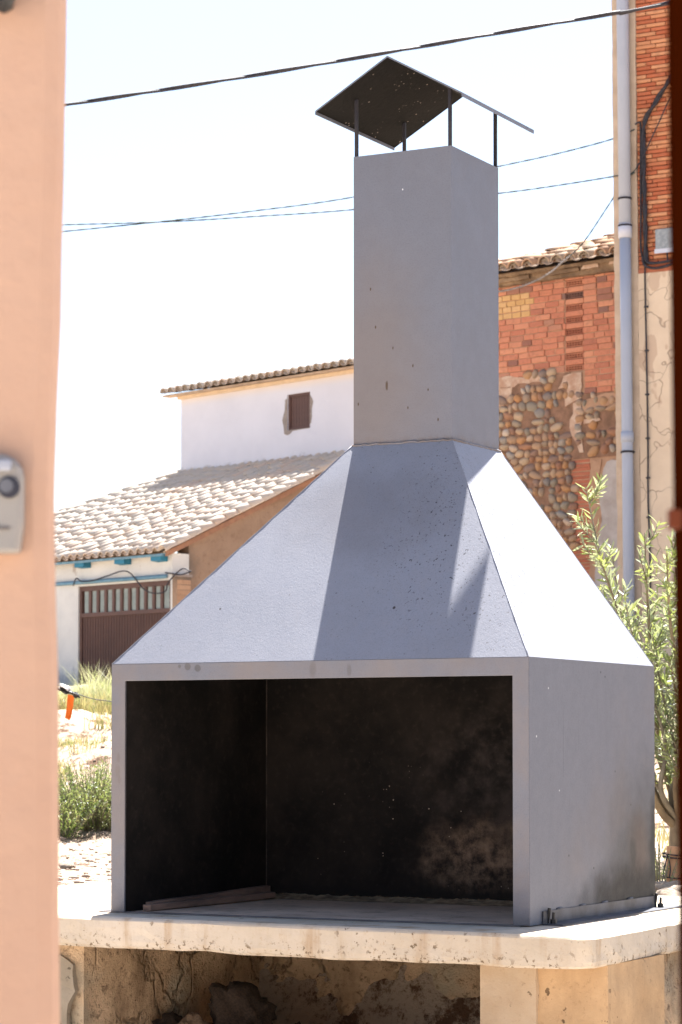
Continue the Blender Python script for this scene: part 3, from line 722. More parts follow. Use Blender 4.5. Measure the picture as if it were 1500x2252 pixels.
def tiled_roof(parent, fr, x0, x1, y0, slope, z0, pitch, exp, depth_fn, mat, limit, wob=.006, r=.074, key=None, bigverge=None, low=.0):
    """cover tiles as parts, channel tiles beneath as one mesh"""
    me = [barrel('tile', exp + .08, r, r * .84, mat, .016) for _ in range(2)]
    ca_ = cos(slope); sa = sin(slope); items = []; ch = MB()
    nx = int(round((x1 - x0) / pitch))
    for i in range(nx + 1):
        x = x0 + i * pitch; dmax = depth_fn(x); j = 0; y = 0.0; st_ = random.uniform(.45, 1.15)
        xo = random.uniform(-wob, wob)
        while y < dmax - exp * .3:
            items.append((x + xo + random.uniform(-wob, wob), y, i, j)); y += exp * random.uniform(.95, 1.05) * (st_ if j == 0 else 1); j += 1
        if i < nx:
            xc = x + pitch / 2; yy = -.03; dm = min(dmax, depth_fn(min(x1, x + pitch)))
            while yy < dm:
                L2 = min(exp + .05, max(.08, dm - yy)); vs = []; fs = []
                for (q, lift) in ((0, .0), (L2, -.006)):
                    for k in range(6):
                        a = pi + pi * k / 5; rr = pitch * .40
                        px_, pz_ = xc + rr * cos(a), rr * sin(a) * .5 + .052 + lift + (.01 if q == 0 else 0)
                        Y = yy + q; vs.append((px_, y0 + Y * ca_ - pz_ * sa, z0 + Y * sa + pz_ * ca_))
                for k in range(5): fs.append((k, k + 1, 6 + k + 1, 6 + k))
                vs2 = [(v[0], v[1], v[2] - .012) for v in vs[:6]]; vs += vs2
                for k in range(5): fs.append((k, 12 + k, 12 + k + 1, k + 1))
                ch.add(vs, fs); yy += exp
    out = []
    for (x, y, i, j) in items:
        lift = .03 + .004 * (j % 2) + random.uniform(-.004, .006); Y = y
        loc = (x, y0 + Y * ca_ - lift * sa, z0 + Y * sa + lift * ca_)
        out.append((loc, i, j))
    if key: out.sort(key=key)
    for k, (loc, i, j) in enumerate(out[:limit]):
        inst('tile', me[k % 2], parent, loc, (slope - .022 + random.uniform(-.015, .015), random.uniform(-.05, .05), random.uniform(-.04, .04)), (random.uniform(.95, 1.05), 1, random.uniform(.92, 1.06)))
    if len(out) > limit:
        mb = MB(); src = me[0]
        for (loc, i, j) in out[limit:]:
            T = Matrix.Translation(Vector(loc)) @ Matrix.Rotation(slope - .022, 4, 'X') @ Matrix.Rotation(random.uniform(-.05, .05), 4, 'Y')
            mb.add([T @ v.co for v in src.vertices], [tuple(p.vertices) for p in src.polygons])
        mb.build('tile_field', mat, parent, kind='stuff', smooth=True)
    pl = MB()
    for (loc, i, j) in out:
        if j: continue
        x, y, z = loc; pts = [(x + r * .86 * cos(pi * k / 6), y + .022, z + r * .74 * sin(pi * k / 6)) for k in range(7)]
        pl.add(pts + [(p[0], p[1] + .03, p[2]) for p in pts], [tuple(range(6, -1, -1))] + [(k, k + 1, 8 + k, 7 + k) for k in range(6)] + [(0, 7, 13, 6)])
    pl.build('mortar_plugs', M['grey_mortar'], parent, kind='stuff')
    ch.build('channel_tiles', M['tile_under'], parent, kind='stuff', smooth=True)

# ================================================================ BARN (left background)
BARN = Frame((-2.7419, 42.0, 0), -47)
barn = thing('barn', 'low cream barn with sunlit clay tile roof and brown ribbed gate', 'barn', BARN)
sl = R(24); tS = math.tan(sl)
GZ = 1.9
MB().box(-9.0, -2.515, 0, .35, GZ, 4.72).build('front_wall', M['cream_wall'], barn)
mb = MB(); mb.box(-2.515, 0, 0, .35, 4.285, 4.72); mb.box(-.045, 0, 0, .35, GZ, 4.285); mb.build('lintel_wall', M['cream_wall'], barn)
# gable wall: brown earth plaster, receding to the right
mb = MB(); pts = [(.0, .352, GZ), (.0, 6.2, GZ), (.0, 6.2, 4.74 + 4.35 * tS), (.0, 4.35, 4.74 + 4.35 * tS), (.0, .352, 4.74 + .352 * tS)]
k = len(pts); v2 = [(x - .3, y, z) for x, y, z in pts]
mb.add(pts + v2, [tuple(range(k)), tuple(range(2 * k - 1, k - 1, -1))] + [(i, k + i, k + (i + 1) % k, (i + 1) % k) for i in range(k)])
mb.build('gable_wall', M['gable'], barn)
mb = MB(); mb.box(.003, .12, .0, .30, GZ, 4.33); mb.build('corner_pier', M['gable'], barn)
MB().box(.005, .14, -.01, .31, 4.331, 4.37).build('pier_cap', M['raw_patch'], barn)
for z in [2.0 + .085 * i for i in range(27)]:
    inst('brick', bpy.data.meshes.get('pier_brick') or MB().box(-.002, .002, -.0, .28, 0, .07).mesh('pier_brick'), barn, (.1225, .005, z))
bpy.data.meshes['pier_brick'].materials.append(M['brick_brown'])
MB().box(-9, -.01, -.20, -.16, 4.665, 4.705).build('fascia_board', M['blue_pale'], barn, bevel=.004)
for x in (-2.29, -1.20, -.24, -3.4, -4.5, -5.6):
    mb = MB(); mb.add([(x - .13, -.158, 4.60), (x + .13, -.158, 4.60), (x + .13, -.001, 4.585), (x - .13, -.001, 4.585), (x - .13, -.158, 4.69), (x + .13, -.158, 4.69), (x + .13, -.001, 4.72), (x - .13, -.001, 4.72)],
                     [(0, 3, 2, 1), (4, 5, 6, 7), (0, 1, 5, 4), (1, 2, 6, 5), (2, 3, 7, 6), (3, 0, 4, 7)]); mb.build('beam_end', M['blue'], barn, bevel=.004)
# roof deck
def dep(x):      # how far the roof runs back from the eave: slanting left edge
    if x < -4.9: return max(.5, (4.3 - (-4.9 - x) * 1.14) / cos(sl))
    return 4.35 / cos(sl)
mb = MB(); dv = []
xsR = [-8.0, -6.5, -5.6, -4.9, -4.0, -2, .02]
top = []
for x in xsR:
    d_ = dep(x) * cos(sl); dv.append((x, -.15, 4.80 - .15 * tS)); dv.append((x, d_ - .05, 4.80 + (d_ - .05) * tS))
for v in list(dv): dv.append((v[0], v[1], v[2] - .025))
k = len(xsR) * 2; fs = []
for i in range(len(xsR) - 1):
    a = 2 * i; fs += [(a, a + 2, a + 3, a + 1), (k + a, k + a + 1, k + a + 3, k + a + 2), (a, k + a, k + a + 2, a + 2), (a + 1, a + 3, k + a + 3, k + a + 1)]
fs += [(0, 1, k + 1, k), (k - 2, 2 * k - 2, 2 * k - 1, k - 1)]
mb.add(dv, fs); mb.build('roof_deck', M['beam'], barn)
def barnkey(t):
    (x, y, z), i, j = t
    w_ = BARN.w((x, y, z)); u = w_.x / w_.y * 5693.66 + 750
    hid = u < 118 or (y > 4.05 and x > -4.9)
    # behind the hood of the barbecue
    v = 1645 - (w_.z - EYE) / w_.y * 5693.66
    if u > 400 and v > 1461 - (u - 246) * .92: hid = True
    return (1 if hid else 0, w_.y)
tiled_roof(barn, BARN, -7.95, -.09, -.22, sl, 4.815 - .22 * tS, .205, .30, lambda x: dep(x) + .1, M['tile'], 300, key=barnkey)
# verge: row of tiles along the gable edge, over a terracotta drip course
mbv = MB()
mv = barrel('verge_tile', .38, .095, .08, M['tile'])
for j in range(16):
    Y = j * .29; inst('verge_tile', mv, barn, (.035, -.24 + Y * cos(sl), 4.85 - .24 * tS + Y * sin(sl)), (sl - .02 + random.uniform(-.02, .02), random.uniform(-.04, .1), random.uniform(-.05, .05)), (random.uniform(.95, 1.1), 1, 1))
mb = MB(); mb.add([(.0, -.15, 4.725 - .15 * tS), (.07, -.15, 4.725 - .15 * tS), (.07, 4.4, 4.725 + 4.4 * tS), (0, 4.4, 4.725 + 4.4 * tS), (.0, -.15, 4.81 - .15 * tS), (.07, -.15, 4.81 - .15 * tS), (.07, 4.4, 4.81 + 4.4 * tS), (0, 4.4, 4.81 + 4.4 * tS)],
       [(0, 3, 2, 1), (4, 5, 6, 7), (0, 1, 5, 4), (1, 2, 6, 5), (2, 3, 7, 6), (3, 0, 4, 7)])
mb.build('verge_course', M['verge'], barn)
# gate of the barn
gx0, gx1, gz0, gz1, gm = -2.513, -.047, 1.95, 4.283, 3.85
gate = thing('metal_gate', 'brown ribbed metal gate with a row of glass panes along its top', 'gate', BARN, (-1.28, .06, GZ))
go = (-1.28, .06, GZ)
mb = MB(go)
mb.box(gx0, gx0 + .06, .03, .10, gz0, gz1); mb.box(gx1 - .06, gx1, .03, .10, gz0, gz1); mb.box(gx0 + .06, gx1 - .06, .03, .10, gz1 - .08, gz1); mb.box(gx0 + .06, gx1 - .06, .03, .10, gm - .09, gm - .02)
mb.build('gate_frame', M['brown_metal'], gate, bevel=.004)
mb = MB(go); xx = gx0 + .065
mb.box(gx0 + .06, gx1 - .06, .075, .085, gz0, gm - .09)
while xx < gx1 - .09:
    mb.add([(xx, .073, gz0), (xx + .022, .045, gz0), (xx + .044, .045, gz0), (xx + .062, .073, gz0), (xx, .073, gm - .092), (xx + .022, .045, gm - .092), (xx + .044, .045, gm - .092), (xx + .062, .073, gm - .092)],
           [(0, 1, 5, 4), (1, 2, 6, 5), (2, 3, 7, 6)]); xx += .072
mb.build('ribbed_sheet', M['brown_metal'], gate, kind='stuff')
npn = 11; wdt = (gx1 - gx0 - .12) / npn
pane_me = MB().box(0, wdt - .075, .062, .066, gm - .018 - GZ - 0, gz1 - .083 - GZ).mesh('pane'); pane_me.materials.append(M['glass'])
bar_me = MB().box(0, .065, .035 - .06, .095 - .06, gm - .018 - GZ, gz1 - .083 - GZ).mesh('glazing_bar'); bar_me.materials.append(M['brown_metal'])
for i in range(npn):
    inst('pane', pane_me, gate, (gx0 + .06 + i * wdt + .04 + 1.28, -.06, 0), (0, 0, random.uniform(-.015, .015)))
    if i: inst('glazing_bar', bar_me, gate, (gx0 + .06 + i * wdt - .0325 + 1.28, 0, 0))
# blue service pipe over the gate, with a drooping black cable
t = MB((-1.5, -.04, 4.34)); t.tube([(-8.5, -.045, 4.352), (-3, -.045, 4.350), (-.1, -.045, 4.342)], .033, 8)
o = t.build('service_pipe', M['blue_pale'], smooth=True); place(o, BARN, (-1.5, -.04, 4.34)); tag(o, 'pale blue pipe running along the barn wall above the gate', 'pipe')
def smoothpts(pts, n=8):
    P = [Vector(p) for p in pts]; out = []
    for i in range(len(P) - 1):
        a = P[max(i - 1, 0)]; b = P[i]; c_ = P[i + 1]; d = P[min(i + 2, len(P) - 1)]
        for k in range(n):
            t_ = k / n; out.append(.5 * ((2 * b) + (-a + c_) * t_ + (2 * a - 5 * b + 4 * c_ - d) * t_ ** 2 + (-a + 3 * b - 3 * c_ + d) * t_ ** 3))
    out.append(P[-1]); return out
def cable(name, pts, r, mat, label, fr=WORLD, group=None, twist=None, cat='cable', n=10, seg=6):
    o0 = Vector(pts[len(pts) // 2]); mb = MB(o0); P = smoothpts(pts, n)
    if twist:
        rad, pitch = twist; Q = []; d = 0
        dense = smoothpts([tuple(p) for p in P], max(2, int(((P[1] - P[0]).length) / (pitch / 9))))
        for ph in (0, pi):
            line = []; d = 0
            for i, p in enumerate(dense):
                if i: d += (p - dense[i - 1]).length
                tt = (dense[min(i + 1, len(dense) - 1)] - dense[max(i - 1, 0)]).normalized(); a = tt.cross(Vector((0, 0, 1))).normalized(); b = tt.cross(a)
                an = 2 * pi * d / pitch + ph + .8 * nz(d, 0, 0, .7); line.append(p + a * cos(an) * rad + b * sin(an) * rad)
            mb.tube(line, r, 5)
    else: mb.tube(P, r, seg)
    o = mb.build(name, mat, smooth=True); place(o, fr, o0); tag(o, label, cat, group); return o
cable('wall_cable', [(-2.55, -.08, 4.30), (-2.45, -.09, 4.42), (-2.3, -.09, 4.36), (-2.0, -.09, 4.36), (-1.6, -.09, 4.42), (-1.2, -.09, 4.48), (-.95, -.1, 4.42), (-.6, -.12, 4.16), (-.3, -.12, 4.07), (-.05, -.1, 4.1), (.0, -.08, 4.24), (.3, -.05, 4.44), (.45, .0, 4.40)], .011, M['cable'], 'black cable drooping across the top of the brown gate', BARN)
cable('wall_cable', [(-.1, -.06, 4.40), (.05, -.07, 4.38), (.3, -.06, 4.35), (.48, .0, 4.40)], .013, M['cable'], 'short dark cable leading off the end of the blue pipe', BARN)

# ---- white upper block
yB = 4.12; ex = thing('white_house', 'whitewashed upper storey with one brown shutter, standing above the barn roof', 'house', BARN, (-2.4, 4.12, 6.2))
eo = (-2.4, 4.12, 6.2)
bx0, bx1, bz0, bz1 = -4.797, 2.4, 6.2, 8.135
wx0, wx1, wz0, wz1 = -1.806, -1.202, 7.226, 7.868
def off(mb): return mb
mb = MB(); mb.box(bx0, wx0, yB, yB + .3, bz0, bz1); mb.box(wx1, bx1, yB, yB + .3, bz0, bz1); mb.box(wx0, wx1, yB, yB + .3, bz0, wz0); mb.box(wx0, wx1, yB, yB + .3, wz1, bz1)
mb.box(bx0, bx0 + .3, yB + .302, yB + 5, bz0, bz1 + .0); mb.box(bx1 - .3, bx1, yB + .302, yB + 5, bz0, bz1)
def mv_child(o): o.location = (-eo[0], -eo[1], -eo[2]); return o
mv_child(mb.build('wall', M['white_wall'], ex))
mb = MB(); P = []
for i in range(28):
    a = 2 * pi * i / 28; P.append((-1.504 + (.33 + .1 * abs(cos(a)) ** 3 + .05 * nz(i, 2, 0, .7)) * cos(a), 7.53 + (.34 + .09 * (sin(a) < 0) * max(0, -cos(a)) + .05 * nz(i, 0, 0, .9)) * sin(a)))
vs = [(x, yB - .004, z) for x, z in P]; vs2 = [(x, yB + .001, z) for x, z in P]
inner = [(wx0, wz0), (wx1, wz0), (wx1, wz1), (wx0, wz1)]
P2 = [(-1.93, 7.42), (-1.90, 7.30), (-1.885, 7.15), (-1.78, 7.15), (-1.70, 7.20), (wx1 + .02, 7.222), (wx1 + .045, 7.36), (wx1 + .06, 7.5), (wx1 + .085, 7.72), (wx1 + .03, 7.76), (wx1 + .012, wz1 + .01), (wx0 - .01, wz1 + .01), (-1.86, 7.72), (-1.87, 7.6)]
mb = MB(); k = len(P2)
mb.add([(x, yB - .006, z) for x, z in P2] + [(x, yB - .001, z) for x, z in P2], [tuple(range(k))] + [(i, k + i, k + (i + 1) % k, (i + 1) % k) for i in range(k)])
bm = bmesh.new()
# the patch is cut out around the window by building it from strips
bm.free()
mb = MB()
def strip(pts_out, pts_in):
    m_ = len(pts_out)
    mb.add([(x, yB - .006, z) for x, z in pts_out] + [(x, yB - .006, z) for x, z in pts_in], [(i, i + 1, m_ + i + 1, m_ + i) for i in range(m_ - 1)])
strip([(-1.86, 7.78), (-1.87, 7.6), (-1.90, 7.52), (-1.935, 7.42), (-1.90, 7.30), (-1.885, 7.17), (-1.80, 7.14)], [(wx0, 7.80), (wx0, 7.65), (wx0, 7.55), (wx0, 7.45), (wx0, 7.35), (wx0, 7.26), (wx0, wz0)])
strip([(-1.80, 7.14), (-1.73, 7.155), (-1.66, 7.205), (-1.4, 7.215), (wx1, 7.215)], [(wx0, wz0), (-1.73, wz0), (-1.66, wz0), (-1.4, wz0), (wx1, wz0)])
strip([(wx1 + .03, 7.3), (wx1 + .055, 7.42), (wx1 + .05, 7.55), (wx1 + .09, 7.68), (wx1 + .06, 7.74), (wx1 + .01, 7.8)], [(wx1, 7.3), (wx1, 7.42), (wx1, 7.55), (wx1, 7.68), (wx1, 7.74), (wx1, 7.8)])
mv_child(mb.build('raw_mortar_edge', M['raw_patch'], ex))
win = MB(); win.box(wx0, wx0 + .05, yB + .03, yB + .09, wz0, wz1); win.box(wx1 - .05, wx1, yB + .03, yB + .09, wz0, wz1); win.box(wx0 + .05, wx1 - .05, yB + .03, yB + .09, wz1 - .05, wz1); win.box(wx0 + .05, wx1 - .05, yB + .03, yB + .09, wz0, wz0 + .04)
wo_ = mv_child(win.build('window', M['brown_metal'], ex, bevel=.003))
nb = 7; bwd = (wx1 - wx0 - .10) / nb
bme = MB().box(0, bwd - .008, yB + .05, yB + .075, wz0 + .042, wz1 - .052).mesh('shutter_board'); bme.materials.append(M['brown_metal'])
for i in range(nb): inst('shutter_board', bme, wo_, (wx0 + .052 + i * bwd, 0, 0))
MB().box(wx0 + .05, wx1 - .05, yB + .08, yB + .085, wz0 + .04, wz1 - .05).build('shutter_back', M['brown_metal'], wo_)
mb = MB(); mb.box(bx0 - .33, bx1 + .1, yB - .17, yB + .02, 8.137, 8.17); mv_child(mb.build('eave_course', M['tile_under'], ex))
mb = MB(); mb.box(bx0 - .05, bx1, yB - .05, yB - .002, 8.075, 8.135); mv_child(mb.build('eave_bounce_strip', simple('ochre_bounce_tint', (.70, .55, .38), (.62, .48, .32), 5), ex))  # ochre strip added to imitate the warm bounce light below the eave
s2 = R(11)
mb = MB(); q = 5.2
mb.add([(bx0 - .33, yB - .17, 8.172), (bx1 + .1, yB - .17, 8.172), (bx1 + .1, yB + q, 8.172 + (q + .17) * math.tan(s2)), (bx0 - .33, yB + q, 8.172 + (q + .17) * math.tan(s2))], [(0, 1, 2, 3)])
mb.add([(bx0, yB + q, 8.16 + (q + .17) * math.tan(s2)), (bx1, yB + q, 8.16 + (q + .17) * math.tan(s2)), (bx1, yB + q, bz0), (bx0, yB + q, bz0)], [(0, 1, 2, 3)])
mv_child(mb.build('roof_deck', M['verge'], ex))
hold = bpy.data.objects.new('roof', None)
class Shift:
    pass
def tiles_shift(parent, shift, fn):
    before = set(bpy.data.objects); fn(); 
    for o in set(bpy.data.objects) - before: o.location = Vector(o.location) - Vector(shift)
def wkey(t):
    (x, y, z), i, j = t; w_ = BARN.w((x, y, z)); u = w_.x / w_.y * 5693.66 + 750
    return (1 if u > 790 else 0, j, w_.y)
tiles_shift(ex, eo, lambda: tiled_roof(ex, BARN, bx0 - .25, bx1, yB - .22, s2, 8.175, .213, .32, lambda x: 3.4, M['tile'], 140, key=wkey, r=.096))

# ================================================================ OLD BRICK AND COBBLE HOUSE (right background)
OLD = Frame((3.30225, 31.0, 0), -40.2)
old = thing('old_house', 'old house with patched orange brick over cobble masonry and a broken tile eave', 'house', OLD, (0, 0, 0))
LX = -2.85
MB().box(LX, -.66, -.004, .0075, 1.5, 6.13).build('mortar_bed', M['mortar_dark'], old)
MB().box(-.66, .9, -.004, .0075, 5.06, 5.84).build('mortar_bed', M['mortar_dark'], old)
mb = MB(); mb.box(LX, -.738, .008, .5, 1.5, 7.30); mb.box(-.462, .9, .008, .5, 1.5, 7.30); mb.box(-.738, -.462, .008, .5, 1.5, 6.14); mb.box(-.738, -.462, .13, .5, 6.14, 7.30); mb.build('wall_core', M['mortar'], old)
MB().box(.9, 1.0, .02, 4.0, 1.5, 7.3).build('side_wall', M['mortar_dark'], old)
MB().box(LX, LX + .1, .5, 4.0, 1.5, 7.3).build('side_wall', M['mortar_dark'], old)
bmesh_cache = {}
def brick_mesh(w_, h_, mat, key='brick'):
    k = (key, round(w_, 3), round(h_, 3))
    if k not in bmesh_cache:
        mb = MB(); b = .005; d = .04
        mb.add([(0, 0, 0), (w_, 0, 0), (w_, 0, h_), (0, 0, h_), (b, -b, b), (w_ - b, -b, b), (w_ - b, -b, h_ - b), (b, -b, h_ - b), (0, d, 0), (w_, d, 0), (w_, d, h_), (0, d, h_)],
               [(4, 5, 6, 7), (0, 1, 5, 4), (1, 2, 6, 5), (2, 3, 7, 6), (3, 0, 4, 7), (8, 9, 1, 0), (9, 10, 2, 1), (10, 11, 3, 2), (11, 8, 0, 3)])
        me = mb.mesh('brick'); me.materials.append(mat); bmesh_cache[k] = me
    return bmesh_cache[k]
def hollow_mesh(w_, h_, mat):
    k = 'hollow'
    if k in bmesh_cache: return bmesh_cache[k]
    mb = MB(); nh, nv_ = 6, 2; mx_, mz = .007, .006
    cw_ = (w_ - mx_ * 2) / nh; ch_ = (h_ - mz * 2) / nv_; g = .0035
    mb.cur = 0
    xs_ = [0]; 
    for i in range(nh): xs_ += [mx_ + i * cw_ + g, mx_ + (i + 1) * cw_ - g]
    xs_ += [w_]; zs_ = [0]
    for j in range(nv_): zs_ += [mz + j * ch_ + g * .7, mz + (j + 1) * ch_ - g * .7]
    zs_ += [h_]
    for i in range(len(xs_) - 1):
        for j in range(len(zs_) - 1):
            a, b, c_, d_ = xs_[i], xs_[i + 1], zs_[j], zs_[j + 1]
            if i % 2 == 1 and j % 2 == 1:
                y = .055; mb.add([(a, 0, c_), (b, 0, c_), (b, 0, d_), (a, 0, d_), (a, y, c_), (b, y, c_), (b, y, d_), (a, y, d_)], [(4, 5, 6, 7), (0, 4, 7, 3), (1, 2, 6, 5), (0, 1, 5, 4), (3, 7, 6, 2)])
            else: mb.add([(a, 0, c_), (b, 0, c_), (b, 0, d_), (a, 0, d_)], [(0, 1, 2, 3)])
    mb.add([(0, 0, 0), (w_, 0, 0), (w_, 0, h_), (0, 0, h_), (0, .04, 0), (w_, .04, 0), (w_, .04, h_), (0, .04, h_)], [(4, 5, 1, 0), (5, 6, 2, 1), (6, 7, 3, 2), (7, 4, 0, 3)])
    me = mb.mesh('hollow_brick'); me.materials.append(mat); bmesh_cache[k] = me; return me
zrow = 6.145; row = 0; nb_ = 0
RH = .0745
hollow_rows = {}
while zrow < 7.27:
    x = -2.84 + (row % 2) * .11 + .04 + random.uniform(-.03, .03)
    while x < .12:
        wd = random.choice([.15, .2, .2, .215, .22, .235, .165]); wd = min(wd, .14 - x) if x + wd > .14 else wd
        if wd < .05: break
        xm = x + wd / 2
        in_y = -2.0 < xm < -1.2 and 6.82 < zrow < 7.13
        in_h = -.76 < xm < -.46
        # the hollow pillar takes over its column
        if x < -.735 and x + wd > -.735 : wd = max(.06, -.741 - x)
        if in_h and x > -.75:
            hz = row % 2 == 0
            o = inst('brick', hollow_mesh(.262, RH - .010, M['brick']) if hz else brick_mesh(.262, RH - .01, M['brick']), old, (-.735, .008 + random.uniform(-.004, .004), zrow))
            x = -.735 + .272; nb_ += 1; continue
        if xm < -.735 or xm > -.46 or True:
            if in_y: wd = .14
            o = inst('brick', brick_mesh(wd - .009, RH - .009, M['brick_yellow'] if in_y else M['brick'], 'y' if in_y else 'b'), old,
                     (x, .0 + random.uniform(-.006, .006), zrow + random.uniform(-.003, .003)), (random.uniform(-.03, .03), random.uniform(-.012, .012), random.uniform(-.03, .03))); nb_ += 1
        x += wd
    zrow += RH; row += 1
# bricks continue lower on the right
for r_ in range(4):
    x = -.45
    while x < .1:
        wd = min(random.choice([.2, .22, .18]), .12 - x)
        if wd < .05: break
        inst('brick', brick_mesh(wd - .009, RH - .009, M['brick'], 'b'), old, (x, .004 + random.uniform(-.008, .008), 6.145 - (r_ + 1) * RH)); x += wd
# cobbles
cob = [stone_mesh('stone', M['cobble'], k + 20, 2, .36, (1, 1, 1)) for k in range(9)]
def cobbles(x0, x1, z0, z1, lim=400, skip=None):
    z = z0
    while z < z1:
        x = x0 + random.uniform(0, .05); rh = random.uniform(.088, .118)
        while x < x1:
            wd = random.choice([random.uniform(.06, .10), random.uniform(.09, .15), random.uniform(.11, .175)])
            if random.random() < .05: wd = .21
            xc = x + wd / 2; zc = z + rh / 2 + random.uniform(-.016, .016)
            if not (skip and skip(xc, zc)) and random.random() > .03:
                inst('stone', random.choice(cob), old, (xc, .004, zc), (random.uniform(-.2, .2), random.uniform(-.45, .45), random.uniform(-.2, .2)), (wd * .54, .05, rh * random.uniform(.42, .62)))
            x += wd * 1.0
        z += rh * .97
cobbles(-2.05, -.66, 3.62, 6.12, skip=lambda x, z: (x > -.86 and z > 5.3 and nz(x, z, 0, 5) > -.15) or (z > 6.0 and x < -1.3) or (x < -1.45 and z > 5.85 and nz(x, z, 1, 6) > -.1) or (nz(x, z, 5, 3.4) > .60))
cobbles(-.62, .08, 5.10, 5.80, skip=lambda x, z: nz(x, z, 9, 4) > .12)
# flat-brick pilaster, plaster patches
z = 2.6
while z < 5.05:
    h_ = random.uniform(.034, .045); inst('brick', brick_mesh(.27, h_, M['brick_dark'], 'p'), old, (-.645 + random.uniform(-.01, .01), .006 + random.uniform(-.008, .006), z), (0, random.uniform(-.02, .02), 0)); z += h_ + .011
def ragged(name, pts, y, mat, parent, th=.02, jit=.03, st=.07):
    out = []
    for i in range(len(pts)):
        p, q = Vector(pts[i]), Vector(pts[(i + 1) % len(pts)]); n = max(1, int((q - p).length / st))
        for k in range(n):
            c_ = p + (q - p) * k / n; out.append((c_.x + jit * nz(c_.x, c_.y, i, 9), c_.y + jit * nz(c_.x, c_.y, i + 5, 9)))
    k = len(out); mb = MB(); mb.add([(x, y - th, z) for x, z in out] + [(x, y + .001, z) for x, z in out], [tuple(range(k))] + [(i, k + i, k + (i + 1) % k, (i + 1) % k) for i in range(k)])
    return mb.build(name, mat, parent)
ragged('plaster_patch', [(-.30, 2.5), (.3, 2.5), (.3, 5.02), (-.12, 5.0), (-.2, 4.85), (-.24, 4.6), (-.2, 4.3), (-.28, 4.0), (-.3, 3.4)], .02, M['patch_white'], old, .03)
ragged('plaster_patch', [(-.40, 2.9), (-.30, 2.9), (-.25, 3.9), (-.2, 4.4), (-.25, 4.8), (-.2, 5.03), (-.37, 5.03)], .02, M['brick_yellow'] if False else M['mortar'], old, .025)
ragged('plaster_patch', [(-.82, 5.95), (-.49, 6.0), (-.49, 6.12), (-.74, 6.1)], .02, M['patch_cream'], old, .035)
ragged('plaster_patch', [(-.74, 5.72), (-.49, 5.8), (-.49, 6.04), (-.66, 6.06)], .02, M['patch_cream'], old, .04)
ragged('plaster_patch', [(-.66, 5.45), (-.51, 5.15), (-.485, 5.15), (-.485, 5.75), (-.62, 5.72)], .02, M['patch_cream'], old, .04, .05)
ragged('plaster_patch', [(-2.0, 6.02), (-1.3, 6.05), (-1.05, 6.08), (-1.1, 6.15), (-1.7, 6.16), (-2, 6.16)], .02, M['patch_cream'], old, .03, .04)
ragged('plaster_patch', [(-1.75, 5.78), (-1.60, 5.83), (-1.50, 6.02), (-1.75, 6.02)], .02, M['patch_cream'], old, .03, .05)
ragged('plaster_patch', [(-.47, 5.62), (-.2, 5.66), (.1, 5.72), (.1, 5.84), (-.3, 5.80), (-.47, 5.75)], .02, M['mortar'], old, .04)
ragged('plaster_patch', [(-.45, 5.48), (-.2, 5.5), (-.22, 5.53), (-.45, 5.53)], .02, M['patch_cream'], old, .045, .01)
# eave: rubble course with beam, tiles on top
mb = MB(); rough_panel(mb, (LX, -.06, 7.29), (LX * -1 + .9, 0, 0), (0, -.03, .14), 140, 6, .03, 5); rough_panel(mb, (LX, -.09, 7.43), (LX * -1 + .9, 0, 0), (0, .6, .08), 140, 6, .01, 4); rough_panel(mb, (LX, .06, 7.28), (LX * -1 + .9, 0, 0), (0, -.12, .01), 140, 3, .008, 4)
mb.build('eave_course', M['beam'], old, smooth=True)
for (a, b, z) in ((-.42, -.16, 7.345), (-.02, .14, 7.36), (-1.75, -1.2, 7.32), (-.9, -.45, 7.33)):
    ragged('eave_stone', [(a, z), (b, z + .01), (b, z + .05), (a + .03, z + .055)], -.085, M['patch_cream'] if b - a < .3 else M['beam'], old, .03, .015, .05)
mb = MB(); sO = R(19); tO = math.tan(sO)
mb.add([(LX, -.15, 7.425), (.9, -.15, 7.425), (.9, 2.6, 7.425 + 2.75 * tO), (LX, .3, 7.425 + .45 * tO), (LX, -.15, 7.385), (.9, -.15, 7.385), (.9, 2.6, 7.385 + 2.75 * tO), (LX, .3, 7.385 + .45 * tO)], [(0, 1, 2, 3), (7, 6, 5, 4), (0, 4, 5, 1), (2, 6, 7, 3), (1, 5, 6, 2), (3, 7, 4, 0)])
mb.build('roof_deck', M['beam'], old)
# roof closing walls
mb = MB(); mb.add([(LX, .3, 7.3), (.9, 2.6, 7.3), (.9, 2.6, 7.39 + 2.75 * tO), (LX, .3, 7.39 + .45 * tO)], [(0, 3, 2, 1)]); mb.build('gable_back', M['mortar_dark'], old)
tiled_roof(old, OLD, LX + .05, .85, -.24, sO, 7.43, .212, .30, lambda x: .5 + max(0, (x + 2.0)) * .95, M['tile_old'], 200, wob=.022, r=.088)
def at(u, v, y): return ((u - 750) / 5693.66 * y, y, EYE + (1645.2 - v) / 5693.66 * y)
cable('wall_cable', [at(1040, 641, 32.55), at(1098, 636, 32.03), at(1140, 627, 31.7), at(1180, 612, 31.4), at(1215, 592, 31.1), at(1240, 570, 30.85), at(1258, 556, 30.7)], .007, M['scrap_grey'], 'grey cable sagging across the old brick wall under its eave', WORLD, twist=(.007, .12))

